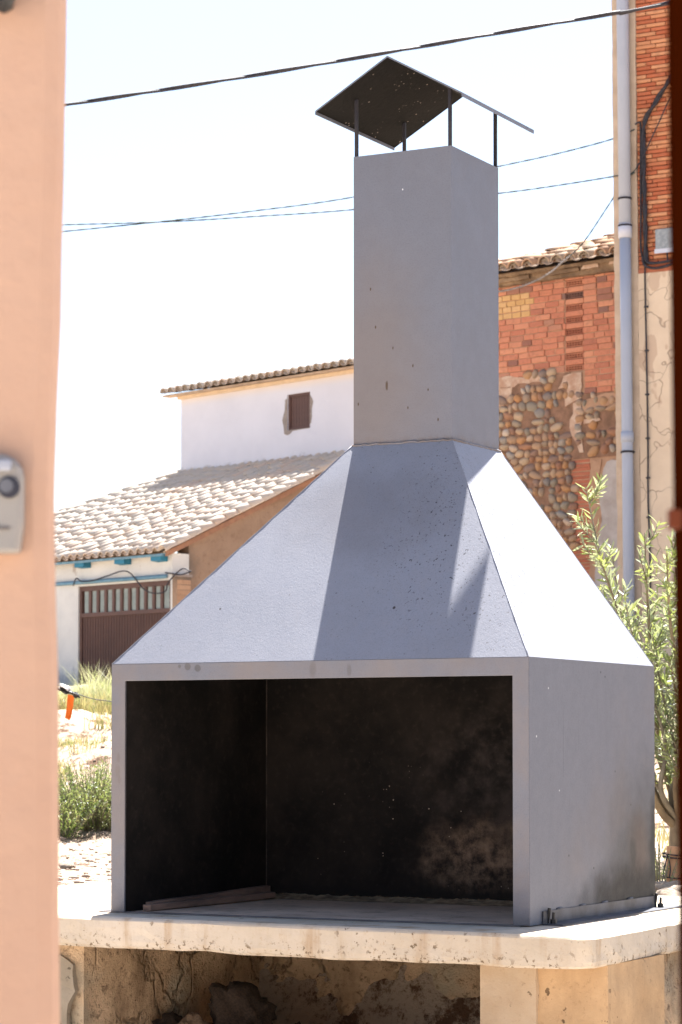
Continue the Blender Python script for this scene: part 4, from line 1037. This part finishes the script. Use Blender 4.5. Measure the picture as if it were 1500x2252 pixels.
# ================================================================ TALL BRICK BUILDING at the right edge
TW = Frame((3.20, 29.45, 0), -28.3, -.40)
def TL(x, z): return (x, z)
tow = thing('brick_building', 'tall building with thin orange bricks above and cracked beige render below', 'building', TW)
MB().box(-.005, 5.5, .03, 6, 1.4, 13).build('wall_core', M['mortar_dark'], tow)
ZS = 6.97
ragged('corner_render', [(-.02, 1.4), (.268, 1.4), (.268, ZS), (.268, 13), (-.02, 13)], .03, M['beige_edge'], tow, .05, .012, .12)
MB().box(.270, 5.5, -.018, .028, 1.4, ZS - .02).build('lower_render', M['beige'], tow)
MB().box(.270, 5.5, -.008, .028, ZS - .018, ZS + .035).build('string_course', M['brick_dark'], tow)
z = ZS + .04; r_ = 0
cnt = 0; CP = .0485
while z < 10.6:
    x = .272; first = True
    while x < 1.02:
        wd = .24
        if first: wd = (.12 if r_ % 3 == 0 else (.24 if r_ % 3 == 1 else .18)); first = False
        inst('brick', brick_mesh(wd - .007, CP - .009, M['brick_thin'], 't'), tow, (x, .0 + random.uniform(-.005, .005), z), (0, random.uniform(-.006, .006), random.uniform(-.02, .02))); x += wd; cnt += 1
    z += CP; r_ += 1
mb = MB(); 
z = ZS + .04; r_ = 0
while z < 13:
    x = 1.04 - (r_ % 3) * .08 if z < 10.6 else .28
    x = max(x, 1.045) if z < 10.6 else x
    while x < 5.4: mb.box(x, x + .233, 0, .04, z, z + CP - .009); x += .24
    z += CP; r_ += 1
mb.build('brick_field', M['brick_thin'], tow, kind='stuff')
dp = thing('downpipe', 'thick grey blue downpipe with a pale collar on the corner of the brick building', 'pipe', TW, (.165, -.10, 1.5))
dpo = (.165, -.10, 1.5)
MB(dpo).tube([(.150, -.10, z) for z in (7.5, 10, 13)], .070, 16).build('pipe', M['pipe'], dp, smooth=True)
MB(dpo).tube([(.150, -.10, z) for z in (1.5, 4, 6, 7.37)], .064, 16).build('pipe', M['pipe'], dp, smooth=True)
mb = MB(dpo); mb.tube([(.150, -.10, 7.36), (.150, -.10, 7.52)], .078, 16); mb.build('collar', M['pipe_collar'], dp, smooth=True)
mb = MB(dpo); mb.tube([(.150, -.10, 5.02), (.150, -.10, 5.14)], .073, 16); mb.build('collar', M['pipe'], dp, smooth=True)
for z in (7.80, 7.49, 4.9, 10.4):
    mb = MB(dpo); mb.tube([(.150, -.10, z), (.150, -.10, z + .022)], .0795, 16); mb.box(.14, .16, -.03, .0, z, z + .02); mb.build('clamp', M['iron'], dp)
bx = thing('meter_box', 'small grey mottled meter box fixed to the thin orange bricks', 'box', TW, (.66, -.06, 7.15))
mb = MB((.66, -.06, 7.15)); mb.box(.50, .78, -.07, .0, 7.17, 7.43); mb.build('box_body', M['meter'], bx, bevel=.01)
mb = MB((.66, -.06, 7.15)); mb.box(.495, .785, -.078, -.0705, 7.15, 7.20); mb.build('box_sill', M['pipe_collar'], bx)
G = 'cables clipped to the brick building'
cable('wall_cable', [(.385, -.03, 7.05), (.375, -.04, 7.2), (.37, -.04, 7.7), (.36, -.04, 8.2), (.365, -.04, 8.55), (.40, -.05, 8.72), (.50, -.05, 8.86), (.60, -.05, 9.0), (.72, -.06, 9.14), (.95, -.06, 9.35), (1.3, -.06, 9.5)], .019, M['cable'], 'thickest black cable climbing the bricks and bending away to the right', TW, G, twist=(.012, .5))
cable('wall_cable', [(.34, -.04, 7.12), (.315, -.04, 7.25), (.32, -.04, 7.6), (.325, -.04, 8.1), (.33, -.04, 8.62), (.315, -.05, 8.68), (.27, -.06, 8.66)], .012, M['cable'], 'thin black cable left of the thick one, up to the overhead wires', TW, G)
cable('wall_cable', [(.34, -.05, 7.12), (.37, -.05, 7.03), (.48, -.05, 6.99), (.62, -.05, 7.0), (.85, -.05, 7.04), (1.6, -.05, 7.06)], .016, M['cable'], 'lowest black cable of the bend beneath the meter box', TW, G)
cable('wall_cable', [(.385, -.05, 7.12), (.41, -.06, 7.06), (.55, -.06, 7.045), (.85, -.06, 7.065), (1.6, -.06, 7.09)], .016, M['cable'], 'upper black cable of the bend beneath the meter box', TW, G)
cable('wall_cable', [(.64, -.06, 7.16), (.645, -.06, 7.09), (.65, -.06, 7.05)], .010, M['cable'], 'short black cable dropping out of the meter box', TW, G)
cable('wall_cable', [(.365, -.04, 7.02), (.362, -.04, 6.8), (.37, -.04, 6), (.375, -.04, 5), (.37, -.04, 4.4), (.385, -.04, 3.6), (.385, -.04, 1.9)], .010, M['cable'], 'single black cable running down the cracked beige render', TW, G)
for i, z in enumerate((6.55, 6.05, 5.55, 5.05, 4.6, 4.15)):
    o = MB((.36, -.03, z)).box(.352, .392, -.055, -.02, z, z + .018).build('cable_clip', M['cable']); place(o, TW, (.36, -.03, z)); tag(o, 'small black clip on the single cable down the beige render, ' + ('topmost of six', 'second from the top', 'third from the top', 'third from the bottom', 'second from the bottom', 'lowest of six')[i], 'clip', 'clips on the single cable')
cable('wall_cable', [(.30, -.10, 8.15), (.40, -.07, 8.34), (.55, -.07, 8.62), (.74, -.07, 8.95), (1.1, -.07, 9.3)], .008, M['cable'], 'thinnest wire crossing the thick cable diagonally on the bricks', TW, G)

# overhead wires
cable('overhead_cable', [(-6, 20, 5.75), (-2.658, 20, 6.487), (-2.155, 20, 6.558), (-.815, 20, 6.769), (.355, 20, 6.970), (.929, 20, 7.072), (1.526, 20, 7.177), (2.129, 20, 7.280), (2.573, 20, 7.367), (6, 20, 8.15)], .0125, M['cable'], 'thick twisted black overhead cable passing above the chimney cap', twist=(.0065, 1.3), n=6)
e1 = TW.w((.27, -.08, 8.10)); e2 = TW.w((.27, -.08, 8.60))
cable('overhead_wire', [(-6, 31.5, 7.86), at(0, 489, 31), at(135, 487, 31), at(370, 480, 30.8), at(550, 469, 30.6), at(778, 453, 30.4), at(1098, 417, 30), at(1250, 396, 29.8), tuple(e1)], .0065, M['cable_grey'], 'lower twisted wire, meeting the building at the crossing of wires', group='thin wires across the sky', twist=(.003, .30), n=6)
cable('overhead_wire', [(-6, 31.7, 7.6), at(0, 514, 31.1), at(135, 502, 31), at(370, 478, 30.8), at(550, 457, 30.6), at(778, 425, 30.4), at(1098, 357, 30), at(1230, 328, 29.8), at(1350, 296, 29.5), tuple(e2)], .0065, M['cable_grey'], 'upper twisted wire, reaching the building above the crossing of wires', group='thin wires across the sky', twist=(.003, .34), n=6)
r1 = at(1258, 556, 30.7)
cable('overhead_wire', [tuple(r1), at(1290, 522, 30.4), at(1335, 455, 29.9), at(1365, 410, 29.6), tuple(TW.w((.30, -.10, 8.15)))], .0055, M['cable_grey'], 'short wire slanting down from the building to the tiled eave', group='thin wires across the sky', twist=(.003, .3), n=6)

# ================================================================ NEAR THINGS: gate pillar and leaf
pil = thing('gate_pillar', 'out of focus pink stucco pillar along the left edge', 'pillar', WORLD, (-.85, 2.8, 0))
mb = MB((-.85, 2.8, 0)); vs = []; fs = []; nzp = 90
edge = [(0, -.3235), (1.23, -.3245), (1.6, -.3275), (1.85, -.3335), (1.95, -.330), (2.05, -.326), (2.2, -.3235), (2.42, -.3205), (2.8, -.320)]
def ed(z):
    for (a, b), (c_, d) in zip(edge, edge[1:]):
        if z <= c_: return b + (d - b) * (z - a) / (c_ - a)
    return edge[-1][1]
ring_ = []
for k in range(nzp + 1):
    z = 2.75 * k / nzp; e = ed(EYE + (z - EYE) * 3.0 / 2.64) * 2.64 / 3.0 + .0010 * nz(z, 0, 0, 9)
    sec = [(-1.4, 2.62), (e - .02, 2.62), (e - .006, 2.626), (e, 2.64), (e - .05, 2.98), (e - .07, 3.0), (-1.4, 3.0)]
    vs += [(x, y, z) for x, y in sec]
ns = 7
for k in range(nzp):
    for i in range(ns): j = (i + 1) % ns; fs.append((k * ns + i, k * ns + j, (k + 1) * ns + j, (k + 1) * ns + i))
fs.append(tuple(range(nzp * ns, nzp * ns + ns)))
mb.add(vs, fs)
k_ = 2.62 / 3.0
for i, v in enumerate(mb.v):
    pass
o = mb.build('shaft', M['pink'], pil, smooth=False)
# keep the measured silhouette at the front arris
MB((-.85, 2.8, 0)).box(-1.43, -.26, 2.60, 3.03, 2.75, 2.80).build('coping', M['pink'], pil, bevel=.01)
iy = 2.60
dv_ = thing('doorbell', 'pale grey doorbell with a dark round eye on the pink pillar', 'doorbell', WORLD, (-.345, 2.62, 1.73))
do = (-.345, 2.62, 1.73)
xr = -.321 * 1.0
xr = (48 - 750) / 5693.66 * 2.60
mb = MB(do); z0_, z1_ = 1.55 + (1645 - 1215) / 5693.66 * 2.6, 1.55 + (1645 - 998) / 5693.66 * 2.6
P = [(xr - .075, z0_), (xr - .004, z0_), (xr, z0_ + .03)] + [(xr, z1_ - .022)] + [(xr - .022 + .022 * cos(R(a)), z1_ - .022 + .022 * sin(R(a))) for a in (25, 50, 75, 90)] + [(xr - .053 + .022 * cos(R(a)), z1_ - .022 + .022 * sin(R(a))) for a in (90, 120, 150, 180)]
k = len(P); mb.add([(x, 2.592, z) for x, z in P] + [(x, 2.619, z) for x, z in P], [tuple(range(k)), ] + [(i, k + i, k + (i + 1) % k, (i + 1) % k) for i in range(k)])
mb.build('housing', M['device'], dv_, bevel=.004)
zc = 1.55 + (1645 - 1072) / 5693.66 * 2.6; xc = (20 - 750) / 5693.66 * 2.6
MB(do).tube([(xc, 2.5915, zc), (xc, 2.588, zc)], .0112, 20).build('eye_ring', M['lens'], dv_)
MB(do).tube([(xc - .002, 2.5875, zc + .001), (xc - .002, 2.5855, zc + .001)], .007, 16).build('eye_glass', M['lens_glass'], dv_)
zt_ = z1_
mb = MB(do); mb.box(xr - .07, xr - .010, 2.583, 2.5915, z1_ - .018, z1_ - .006); mb.build('rain_hood', M['device_top'], dv_, bevel=.003)
zl = 1.55 + (1645 - 1165) / 5693.66 * 2.6
MB(do).box(xr - .07, xr - .012, 2.5895, 2.5915, zl, zl + .0025).build('name_slot', M['steel_edge'], dv_)
# lamp bracket at the top left
lb = thing('lamp_bracket', 'blurred black lamp bracket at the top of the pink pillar', 'bracket', WORLD, (-.34, 2.62, 2.30))
mb = MB((-.34, 2.62, 2.30)); zb = 1.55 + (1645 - 22) / 5693.66 * 2.6; mb.tube([(-.345, 2.60, zb + .012), (-.338, 2.57, zb + .002), (-.330, 2.56, zb + .012), (-.326, 2.56, zb + .05)], .007, 8); mb.build('hook', M['black'], lb, smooth=True)
mb = MB((-.34, 2.62, 2.30)); mb.box(-.36, -.334, 2.585, 2.615, zb + .010, zb + .10); mb.build('wall_plate', M['black'], lb, bevel=.003)
# gate leaf at the right edge
yG = 1.8
def gx(u): return (u - 750) / 5693.66 * yG
gl = thing('gate_leaf', 'dark red brown metal gate leaf seen on edge along the right side', 'gate', WORLD, (.19, yG, 0))
mb = MB((.19, yG, 0)); zA = 1.0; zBt = 2.3
x_at = lambda z: gx(1496) + (z - EYE - .1) * (gx(1484) - gx(1501)) / .71
P = [(x_at(0.9), .9), (x_at(2.2), 2.2)]
mb.add([(x_at(.3), yG, .3), (x_at(.3) + .035, yG, .3), (x_at(2.4) + .035, yG, 2.4), (x_at(2.4), yG, 2.4), (x_at(.3), yG + .03, .3), (x_at(.3) + .035, yG + .03, .3), (x_at(2.4) + .035, yG + .03, 2.4), (x_at(2.4), yG + .03, 2.4)],
       [(0, 1, 2, 3), (4, 7, 6, 5), (0, 3, 7, 4), (1, 5, 6, 2), (2, 6, 7, 3), (0, 4, 5, 1)])
mb.build('stile', M['brown_gate'], gl, bevel=.002)
mb = MB((.19, yG, 0)); mb.box(x_at(1.5) + .045, 1.1, yG + .002, yG + .028, .12, 2.38); mb.build('sheet', M['brown_gate'], gl)
zl0, zl1 = EYE + (1645 - 1165) / 5693.66 * yG, EYE + (1645 - 1122) / 5693.66 * yG
mb = MB((.19, yG, 0)); mb.box(gx(1468), gx(1496), yG - .014, yG - .002, zl0, zl1); mb.box(gx(1490), gx(1500), yG - .010, yG + .01, zl0 + .001, zl1 - .001); mb.build('latch_tongue', M['latch'], gl, bevel=.001)

# ================================================================ VEGETATION
def leaf_mesh(name, L_, wd, mat, curl=.12):
    vs = []; fs = []
    prof_ = [(0, .12), (.25, .8), (.55, 1), (.82, .62), (1, .04)]
    for t_, w_ in prof_:
        z = -curl * L_ * t_ * t_
        vs += [(-wd * w_ * .5, L_ * t_, z + wd * .12), (0, L_ * t_, z - 0), (wd * w_ * .5, L_ * t_, z + wd * .12)]
    for i in range(4):
        a = i * 3; fs += [(a, a + 1, a + 4, a + 3), (a + 1, a + 2, a + 5, a + 4)]
    mb = MB(); mb.add(vs, fs); me = mb.mesh(name, True); me.materials.append(mat); return me
rnd = random.Random(21)
def basis(d, roll):
    d = d.normalized(); a = d.cross(Vector((0, 0, 1))); a = a if a.length > .05 else Vector((1, 0, 0)); a.normalize(); u = a.cross(d).normalized()
    x = a * cos(roll) + u * sin(roll); z = x.cross(d)
    m = Matrix((x, d, z)).transposed(); return m
# olive
TX, TY, TG = 1.50, 11.45, .90
tree = thing('olive_tree', 'young olive tree with slender sunlit leaves rising behind the barbecue', 'tree', WORLD, (TX, TY, TG))
to = Vector((TX, TY, TG))
mb = MB(to); mb.tube(smoothpts([(TX + .01, TY, TG - .05), (TX, TY, 1.0), (TX - .01, TY, 1.12), (TX + .005, TY, 1.24)], 4), [.052, .05, .048, .046, .045, .044, .044, .043, .043, .044, .046, .046, .044], 12)
mb.build('trunk', M['bark'], tree, smooth=True)
limbs = [  # tip positions
    (1.075, 11.35, 2.70), (1.10, 11.2, 2.44), (1.20, 11.5, 2.46), (1.34, 11.4, 2.50), (1.40, 11.1, 2.40), (1.50, 11.5, 2.58), (1.56, 11.3, 2.40), (1.22, 11.1, 2.18), (1.30, 11.8, 2.2), (1.10, 11.7, 2.0), (1.48, 11.0, 2.1), (1.42, 11.9, 2.25),
    (1.72, 11.3, 2.62), (1.85, 11.5, 2.4), (1.95, 11.6, 2.2), (1.75, 11.9, 2.3), (2.0, 11.3, 1.95), (1.7, 11.0, 2.0), (1.6, 12.0, 1.9), (1.9, 11.9, 1.7), (1.42, 11.2, 1.95), (1.36, 11.3, 2.05), (1.56, 11.1, 1.85)]
leaves = []; br = MB(to); brn = 0
def add_leaves(line, dens_, L0, rr):
    d = 0
    for i in range(1, len(line)):
        seg = line[i] - line[i - 1]; n = max(1, int(seg.length / dens_ + rr.random()))
        for k in range(n):
            p = line[i - 1] + seg * (k + rr.random() * .5) / n; dr = seg.normalized(); az = rr.random() * pi
            for s_ in (0, pi):
                if rr.random() < .08: continue
                side = basis(dr, az + s_) @ Vector((1, 0, 0)); dv2 = (dr * rr.uniform(.5, 1.1) + side * rr.uniform(.6, 1.0) + Vector((0, 0, rr.uniform(-.25, .2)))).normalized()
                leaves.append((p, dv2, rr.random() * 2 * pi, L0 * rr.uniform(.65, 1.15)))
for li, tip in enumerate(limbs):
    tip = Vector(tip); st = Vector((TX, TY, 1.22)); r0 = rnd.uniform(.012, .02)
    mid = st.lerp(tip, .45) + Vector((rnd.uniform(-.06, .06), rnd.uniform(-.06, .06), -.10 + rnd.uniform(-.05, .05)))
    m2 = st.lerp(tip, .15) + Vector(((tip.x - TX) * .22, (tip.y - TY) * .22, .0))
    line = smoothpts([st, m2, mid, st.lerp(tip, .75) + Vector((rnd.uniform(-.03, .03), rnd.uniform(-.03, .03), -.01)), tip], 7)
    n_l = len(line); rad = [r0 * (1 - .88 * i / (n_l - 1)) for i in range(n_l)]
    mb = MB(to); mb.tube(line, rad, 7); mb.build('branch', M['bark'] if r0 > .016 else M['twig'], tree, smooth=True)
    add_leaves(line[int(n_l * .55):], .026, .062, rnd)
    for k in range(11):
        i = rnd.randrange(int(n_l * .30), n_l - 2); p = line[i]; d = (line[i + 1] - line[i]).normalized()
        sd_ = basis(d, rnd.random() * 2 * pi) @ Vector((1, 0, 0)); Lt = rnd.uniform(.12, .30) * (1.15 - .6 * i / n_l)
        e = p + (d * .8 + sd_ * .9 + Vector((0, 0, .25))).normalized() * Lt
        tl = smoothpts([p, p.lerp(e, .5) + sd_ * .012, e], 4); br.tube(tl, .0032, 4, r1=.001)
        add_leaves(tl, .021, .058, rnd)
br.build('twigs', M['twig'], tree, kind='stuff', smooth=True)
# the low curved limb that shows beside the barbecue
mb = MB(to); mb.tube(smoothpts([(1.49, 11.45, 1.20), (1.44, 11.42, 1.235), (1.40, 11.38, 1.28), (1.36, 11.33, 1.36), (1.33, 11.3, 1.5)], 5), .021, 9, r1=.012); mb.build('branch', M['bark'], tree, smooth=True)
lm = [leaf_mesh('leaf', 1, .19, M['olive_leaf'], c) for c in (.05, .15, .25)]
def showkey(t):
    p = t[0]; u = p.x / p.y * 5693.66 + 750; v = 1645 - (p.z - EYE) / p.y * 5693.66
    hid = u > 1480 or u < 1255 or v > 1760
    if v > 1000 and v < 1470 and u < 1100 + (v - 991) * .713: hid = True
    if v >= 1466 and u < 1440: hid = True
    return (hid, p.y)
leaves.sort(key=showkey)
for k, (p, d, ro, L_) in enumerate(leaves[:300]):
    m = basis(d, ro); o = bpy.data.objects.new('leaf', lm[k % 3]); C.objects.link(o); o.parent = tree
    o.matrix_local = Matrix.Translation(p - to) @ m.to_4x4() @ Matrix.Scale(L_, 4)
mb = MB(to); srcs = [([v.co.copy() for v in m_.vertices], [tuple(q.vertices) for q in m_.polygons]) for m_ in lm]
for k, (p, d, ro, L_) in enumerate(leaves[300:]):
    m = basis(d, ro) * L_; vv, ff = srcs[k % 3]; mb.add([p + m @ c_ for c_ in vv], ff)
mb.build('foliage', M['olive_leaf'], tree, kind='stuff', smooth=True)
# stakes holding the tree, tied with wire
for (x, y, w_, rz_, lab) in ((1.445, 11.30, .075, .1, 'pale pine stake wrapped with black wire in front of the olive trunk'), (1.60, 11.42, .07, -.2, 'pale pine stake on the far side of the olive trunk')):
    t = thing('wooden_stake', lab, 'stake', WORLD, (x, y, .88)); mb = MB(); mb.add([(-w_ / 2 + .006, -.02, 0), (w_ / 2 + .004, -.02, 0), (w_ / 2 + .004, .02, 0), (-w_ / 2 + .006, .02, 0), (-w_ / 2 + .012, -.02, .245), (w_ / 2, -.02, .24), (w_ / 2, .02, .24), (-w_ / 2 + .012, .02, .245)],
        [(0, 3, 2, 1), (4, 5, 6, 7), (0, 1, 5, 4), (1, 2, 6, 5), (2, 3, 7, 6), (3, 0, 4, 7)]); mb.build('stake_body', M['wood_stake'], t, bevel=.003)
wr = MB((1.49, 11.36, 1.0))
for z in (1.085, 1.072, .985):
    c_ = [(1.40, 11.27, z + .006), (1.45, 11.27, z), (1.53, 11.30, z - .004), (1.60, 11.38, z), (1.62, 11.46, z), (1.5, 11.52, z), (1.42, 11.42, z + .004), (1.40, 11.27, z + .006)]
    wr.tube(smoothpts(c_, 4), .003, 5)
wr.tube(smoothpts([(1.418, 11.274, 1.085), (1.405, 11.272, 1.03), (1.40, 11.27, .99)], 5), .003, 5); wr.tube(smoothpts([(1.42, 11.272, 1.085), (1.43, 11.272, 1.03), (1.425, 11.27, .985)], 5), .003, 5)
o = wr.build('tie_wire', M['cable'], smooth=True); place(o, WORLD, (1.49, 11.36, 1.0)); tag(o, 'black wire looped round the stakes and the olive trunk', 'wire')

def shrub(name, label, cx, cy, hgt, rad, nst, mat, stem_mat, seed, leafL=.022, leafW=.006, group=None, dens_=.012, lean=.0):
    rr = random.Random(seed); gz_ = gh(cx, cy); t = thing(name, label, 'shrub' if 'grass' not in name else 'grass tuft', WORLD, (cx, cy, gz_), group)
    st = MB(); lf = MB(); vv = [(-.5, 0, 0), (.5, 0, 0), (.35, .6, .04), (0, 1, -.05), (-.35, .6, .04)]
    for k in range(nst):
        a = rr.random() * 2 * pi; q = sqrt(rr.random()) * rad; h_ = hgt * rr.uniform(.55, 1.0) * (1 - .35 * (q / rad) ** 2)
        p0 = Vector((cos(a) * q * .45, sin(a) * q * .45, -.01)); p2 = Vector((cos(a) * q * 1.35 + lean + rr.gauss(0, .25) * rad, sin(a) * q * 1.35 + rr.gauss(0, .25) * rad, h_)); p1 = p0.lerp(p2, .5) + Vector((cos(a), sin(a), 0)) * -.02 * rad
        ln = smoothpts([p0, p1, p2], 5); st.tube(ln, .0035, 4, r1=.0012)
        for i in range(2, len(ln)):
            n = int((ln[i] - ln[i - 1]).length / dens_)
            for j in range(n):
                p = ln[i - 1].lerp(ln[i], j / n); d = ((ln[i] - ln[i - 1]).normalized() * .9 + Vector([rr.gauss(0, .95) for _ in range(3)])).normalized()
                m = basis(d, rr.random() * 6.28); L_ = leafL * rr.uniform(.6, 1.3)
                lf.add([p + m @ Vector((v[0] * leafW, v[1] * L_, v[2] * L_)) for v in vv], [(0, 1, 2, 3, 4)])
    st.build('stems', stem_mat, t, kind='stuff'); lf.build('foliage', mat, t, kind='stuff'); return t
def gx_at(u, y): return (u - 750) / 5693.66 * y
shrub('green_shrub', 'bright green feathery shrub low on the bank, left of the barbecue', gx_at(205, 16.6), 16.6, .50, .34, 300, M['shrub_leaf'], M['twig'], 3, .030, .006)
shrub('green_shrub', 'yellowish green clump peeping out beside the pink pillar', gx_at(128, 16.2), 16.2, .36, .22, 90, M['shrub_leaf'], M['twig'], 4, .036, .008)
shrub('dry_shrub', 'half dry twiggy shrub above the bright green one', gx_at(215, 18.2), 18.2, .48, .32, 60, M['dry_grass'], M['twig'], 5, .028, .005, dens_=.03)
shrub('dry_shrub', 'dark sparse shrub higher up the bank by the pillar edge', gx_at(140, 18.0), 18.0, .36, .20, 60, M['shrub_leaf'], M['twig'], 6, .026, .006, dens_=.02)
shrub('small_plant', 'small thin green plant beside the pine stakes', gx_at(1450, 11.1), 11.1, .26, .07, 22, M['shrub_leaf'], M['twig'], 8, .014, .006, dens_=.010)
shrub('green_shrub', 'low green tuft at the foot of the olive tree', gx_at(1452, 12.4), 12.4, .16, .12, 40, M['shrub_leaf'], M['twig'], 9, .02, .006)
# grasses: one mass each
def grass(name, label, pts_fn, n, h0, mat, seed, wd=.006):
    rr = random.Random(seed); mb = MB()
    for k in range(n):
        x, y = pts_fn(rr); z = gh(x, y) - .01; h_ = h0 * rr.uniform(.4, 1.15); a = rr.random() * 6.28; le = rr.uniform(.15, .7) * h_
        dx, dy = cos(a) * le, sin(a) * le; b = rr.random() * 6.28; wx_, wy_ = cos(b) * wd, sin(b) * wd
        mb.v += [(x - wx_, y - wy_, z), (x + wx_, y + wy_, z), (x + dx * .4 + wx_ * .7, y + dy * .4 + wy_ * .7, z + h_ * .65), (x + dx * .4 - wx_ * .7, y + dy * .4 - wy_ * .7, z + h_ * .65), (x + dx, y + dy, z + h_)]
        q = len(mb.v) - 5; mb.f += [(q, q + 1, q + 2, q + 3), (q + 3, q + 2, q + 4)]; mb.mi += [0, 0]
    o = mb.build(name, mat, kind='stuff'); tag(o, label, 'grass'); return o
def clump(rr, x0, x1, y0, y1, s=1.3, thr=0.0):
    for _ in range(30):
        y = rr.uniform(y0, y1); x = rr.uniform(x0, x1) * y
        if nz(x, y, 2, s) > thr: return x, y
    return x, y
UL, UR = (60 - 750) / 5693.66, (330 - 750) / 5693.66
grass('green_grass', 'tall pale green grass in front of the brown gate', lambda r: clump(r, UL, UR, 25.5, 34, 1.1, -.05), 7000, .19, M['green_grass'], 1, .006)
grass('dry_grass', 'straw coloured dry grass along the top of the bank', lambda r: clump(r, UL, UR, 22.0, 26, 1.6, .1), 2600, .20, M['dry_grass'], 2, .005)
grass('bank_grass', 'sparse dry stalks scattered over the bank', lambda r: clump(r, UL, UR, 18.2, 21.6, 2.2, .25), 1200, .10, M['dry_grass'], 3, .004)
grass('right_grass', 'low dry stalks behind the olive tree', lambda r: clump(r, .09, .17, 14, 26, 2, .1), 1500, .15, M['dry_grass'], 4, .005)
grass('tall_grass', 'wispy tall pale grass against the foot of the brown gate', lambda r: (r.gauss(.0, .10) + gx_at(222, 26), 26 + r.uniform(-.5, .5)), 420, .50, M['green_grass'], 9, .004)
# pebbles
rr = random.Random(5); mb = MB(); ico = stone_mesh('pb', M['pebble'], 3, 1, .3); iv = [v.co.copy() for v in ico.vertices]; iff = [tuple(p.vertices) for p in ico.polygons]
for k in range(1500):
    y = rr.uniform(10.2, 21) if rr.random() < .8 else rr.uniform(10, 12.5); x = (rr.uniform(UL, UR) if rr.random() < .75 else rr.uniform(.10, .16)) * y
    if (BI @ Vector((x, y, 0))).y < 2.0: continue
    s_ = rr.uniform(.004, .013) * (1 if rr.random() < .9 else 1.8); z = gh(x, y); a = rr.random() * 6.28
    mb.add([(x + (c_.x * cos(a) - c_.y * sin(a)) * s_ * 1.3, y + (c_.x * sin(a) + c_.y * cos(a)) * s_, z + c_.z * s_ * .7) for c_ in iv], iff)
tag(mb.build('pebbles', M['pebble'], kind='stuff', smooth=True), 'small stones strewn over the sandy soil', 'pebbles')
rk = [stone_mesh('rock', M['pale_rock'], k + 40, 3, .38) for k in range(3)]
for i, (u, v, y, a, b, lab) in enumerate(((1462, 1975, 10.35, .075, .045, 'pale rock lying just behind the right end of the slab'), (1495, 1970, 10.45, .07, .055, 'pale rock at the foot of the olive stakes'), (1480, 1952, 10.9, .09, .05, 'larger pale rock between the stakes and the slab'), (1560, 1975, 10.4, .1, .06, 'pale rock to the right of the olive tree'), (150, 1925, 13.0, .05, .02, 'flat brownish stone on the soil near the pillar'))):
    x = gx_at(u, y); o = bpy.data.objects.new('rock', rk[i % 3]); C.objects.link(o); o.location = (x, y, gh(x, y) + b * .55); o.scale = (a, a * .8, b * 1.15); o.rotation_euler = (0, 0, i * 1.3); tag(o, lab, 'rock', 'loose rocks on the soil')
# warning strip on a rope by a dark bundle
yR = 21.8
cable('rope', [at(60, 1500, yR), at(120, 1506, yR), at(160, 1522, yR), at(200, 1536, yR), at(245, 1543, yR), at(300, 1552, yR)], .0045, M['cable'], 'thin dark rope sagging across the top of the bank', cat='rope')
mb = MB(at(155, 1530, yR)); P = [at(149, 1527, yR), at(163, 1530, yR), at(160, 1556, yR + .02), at(156, 1578, yR - .01), at(152, 1584, yR), at(143, 1579, yR), at(147, 1553, yR + .015)]
k = len(P); mb.add(P + [(p[0] + .002, p[1] + .006, p[2]) for p in P], [tuple(range(k - 1, -1, -1)), tuple(range(k, 2 * k))] + [(i, (i + 1) % k, k + (i + 1) % k, k + i) for i in range(k)])
o = mb.build('warning_strip', M['orange']); place(o, WORLD, at(155, 1530, yR)); tag(o, 'orange plastic strip hanging from the rope on the bank', 'strip')
bn = thing('plastic_bundle', 'crumpled black and white plastic caught on the rope', 'plastic', WORLD, at(148, 1518, yR))
inst('black_sheet', stone_mesh('black_sheet', M['black'], 71, 3, .9, sm=False), bn, (-.02, 0, -.005), (0, .35, 0), (.075, .04, .022))
inst('white_sheet', stone_mesh('white_sheet', M['scrap'], 72, 3, 1.0, sm=False), bn, (-.01, -.04, .025), (0, .5, 0), (.045, .03, .016))
inst('black_sheet', stone_mesh('black_sheet', M['black'], 73, 3, .9, sm=False), bn, (.07, 0, -.04), (0, .6, 0), (.035, .03, .018))
bpy.data.objects.remove(hold)
print('counts', cnt, nb_, len(leaves), len(bpy.data.objects))
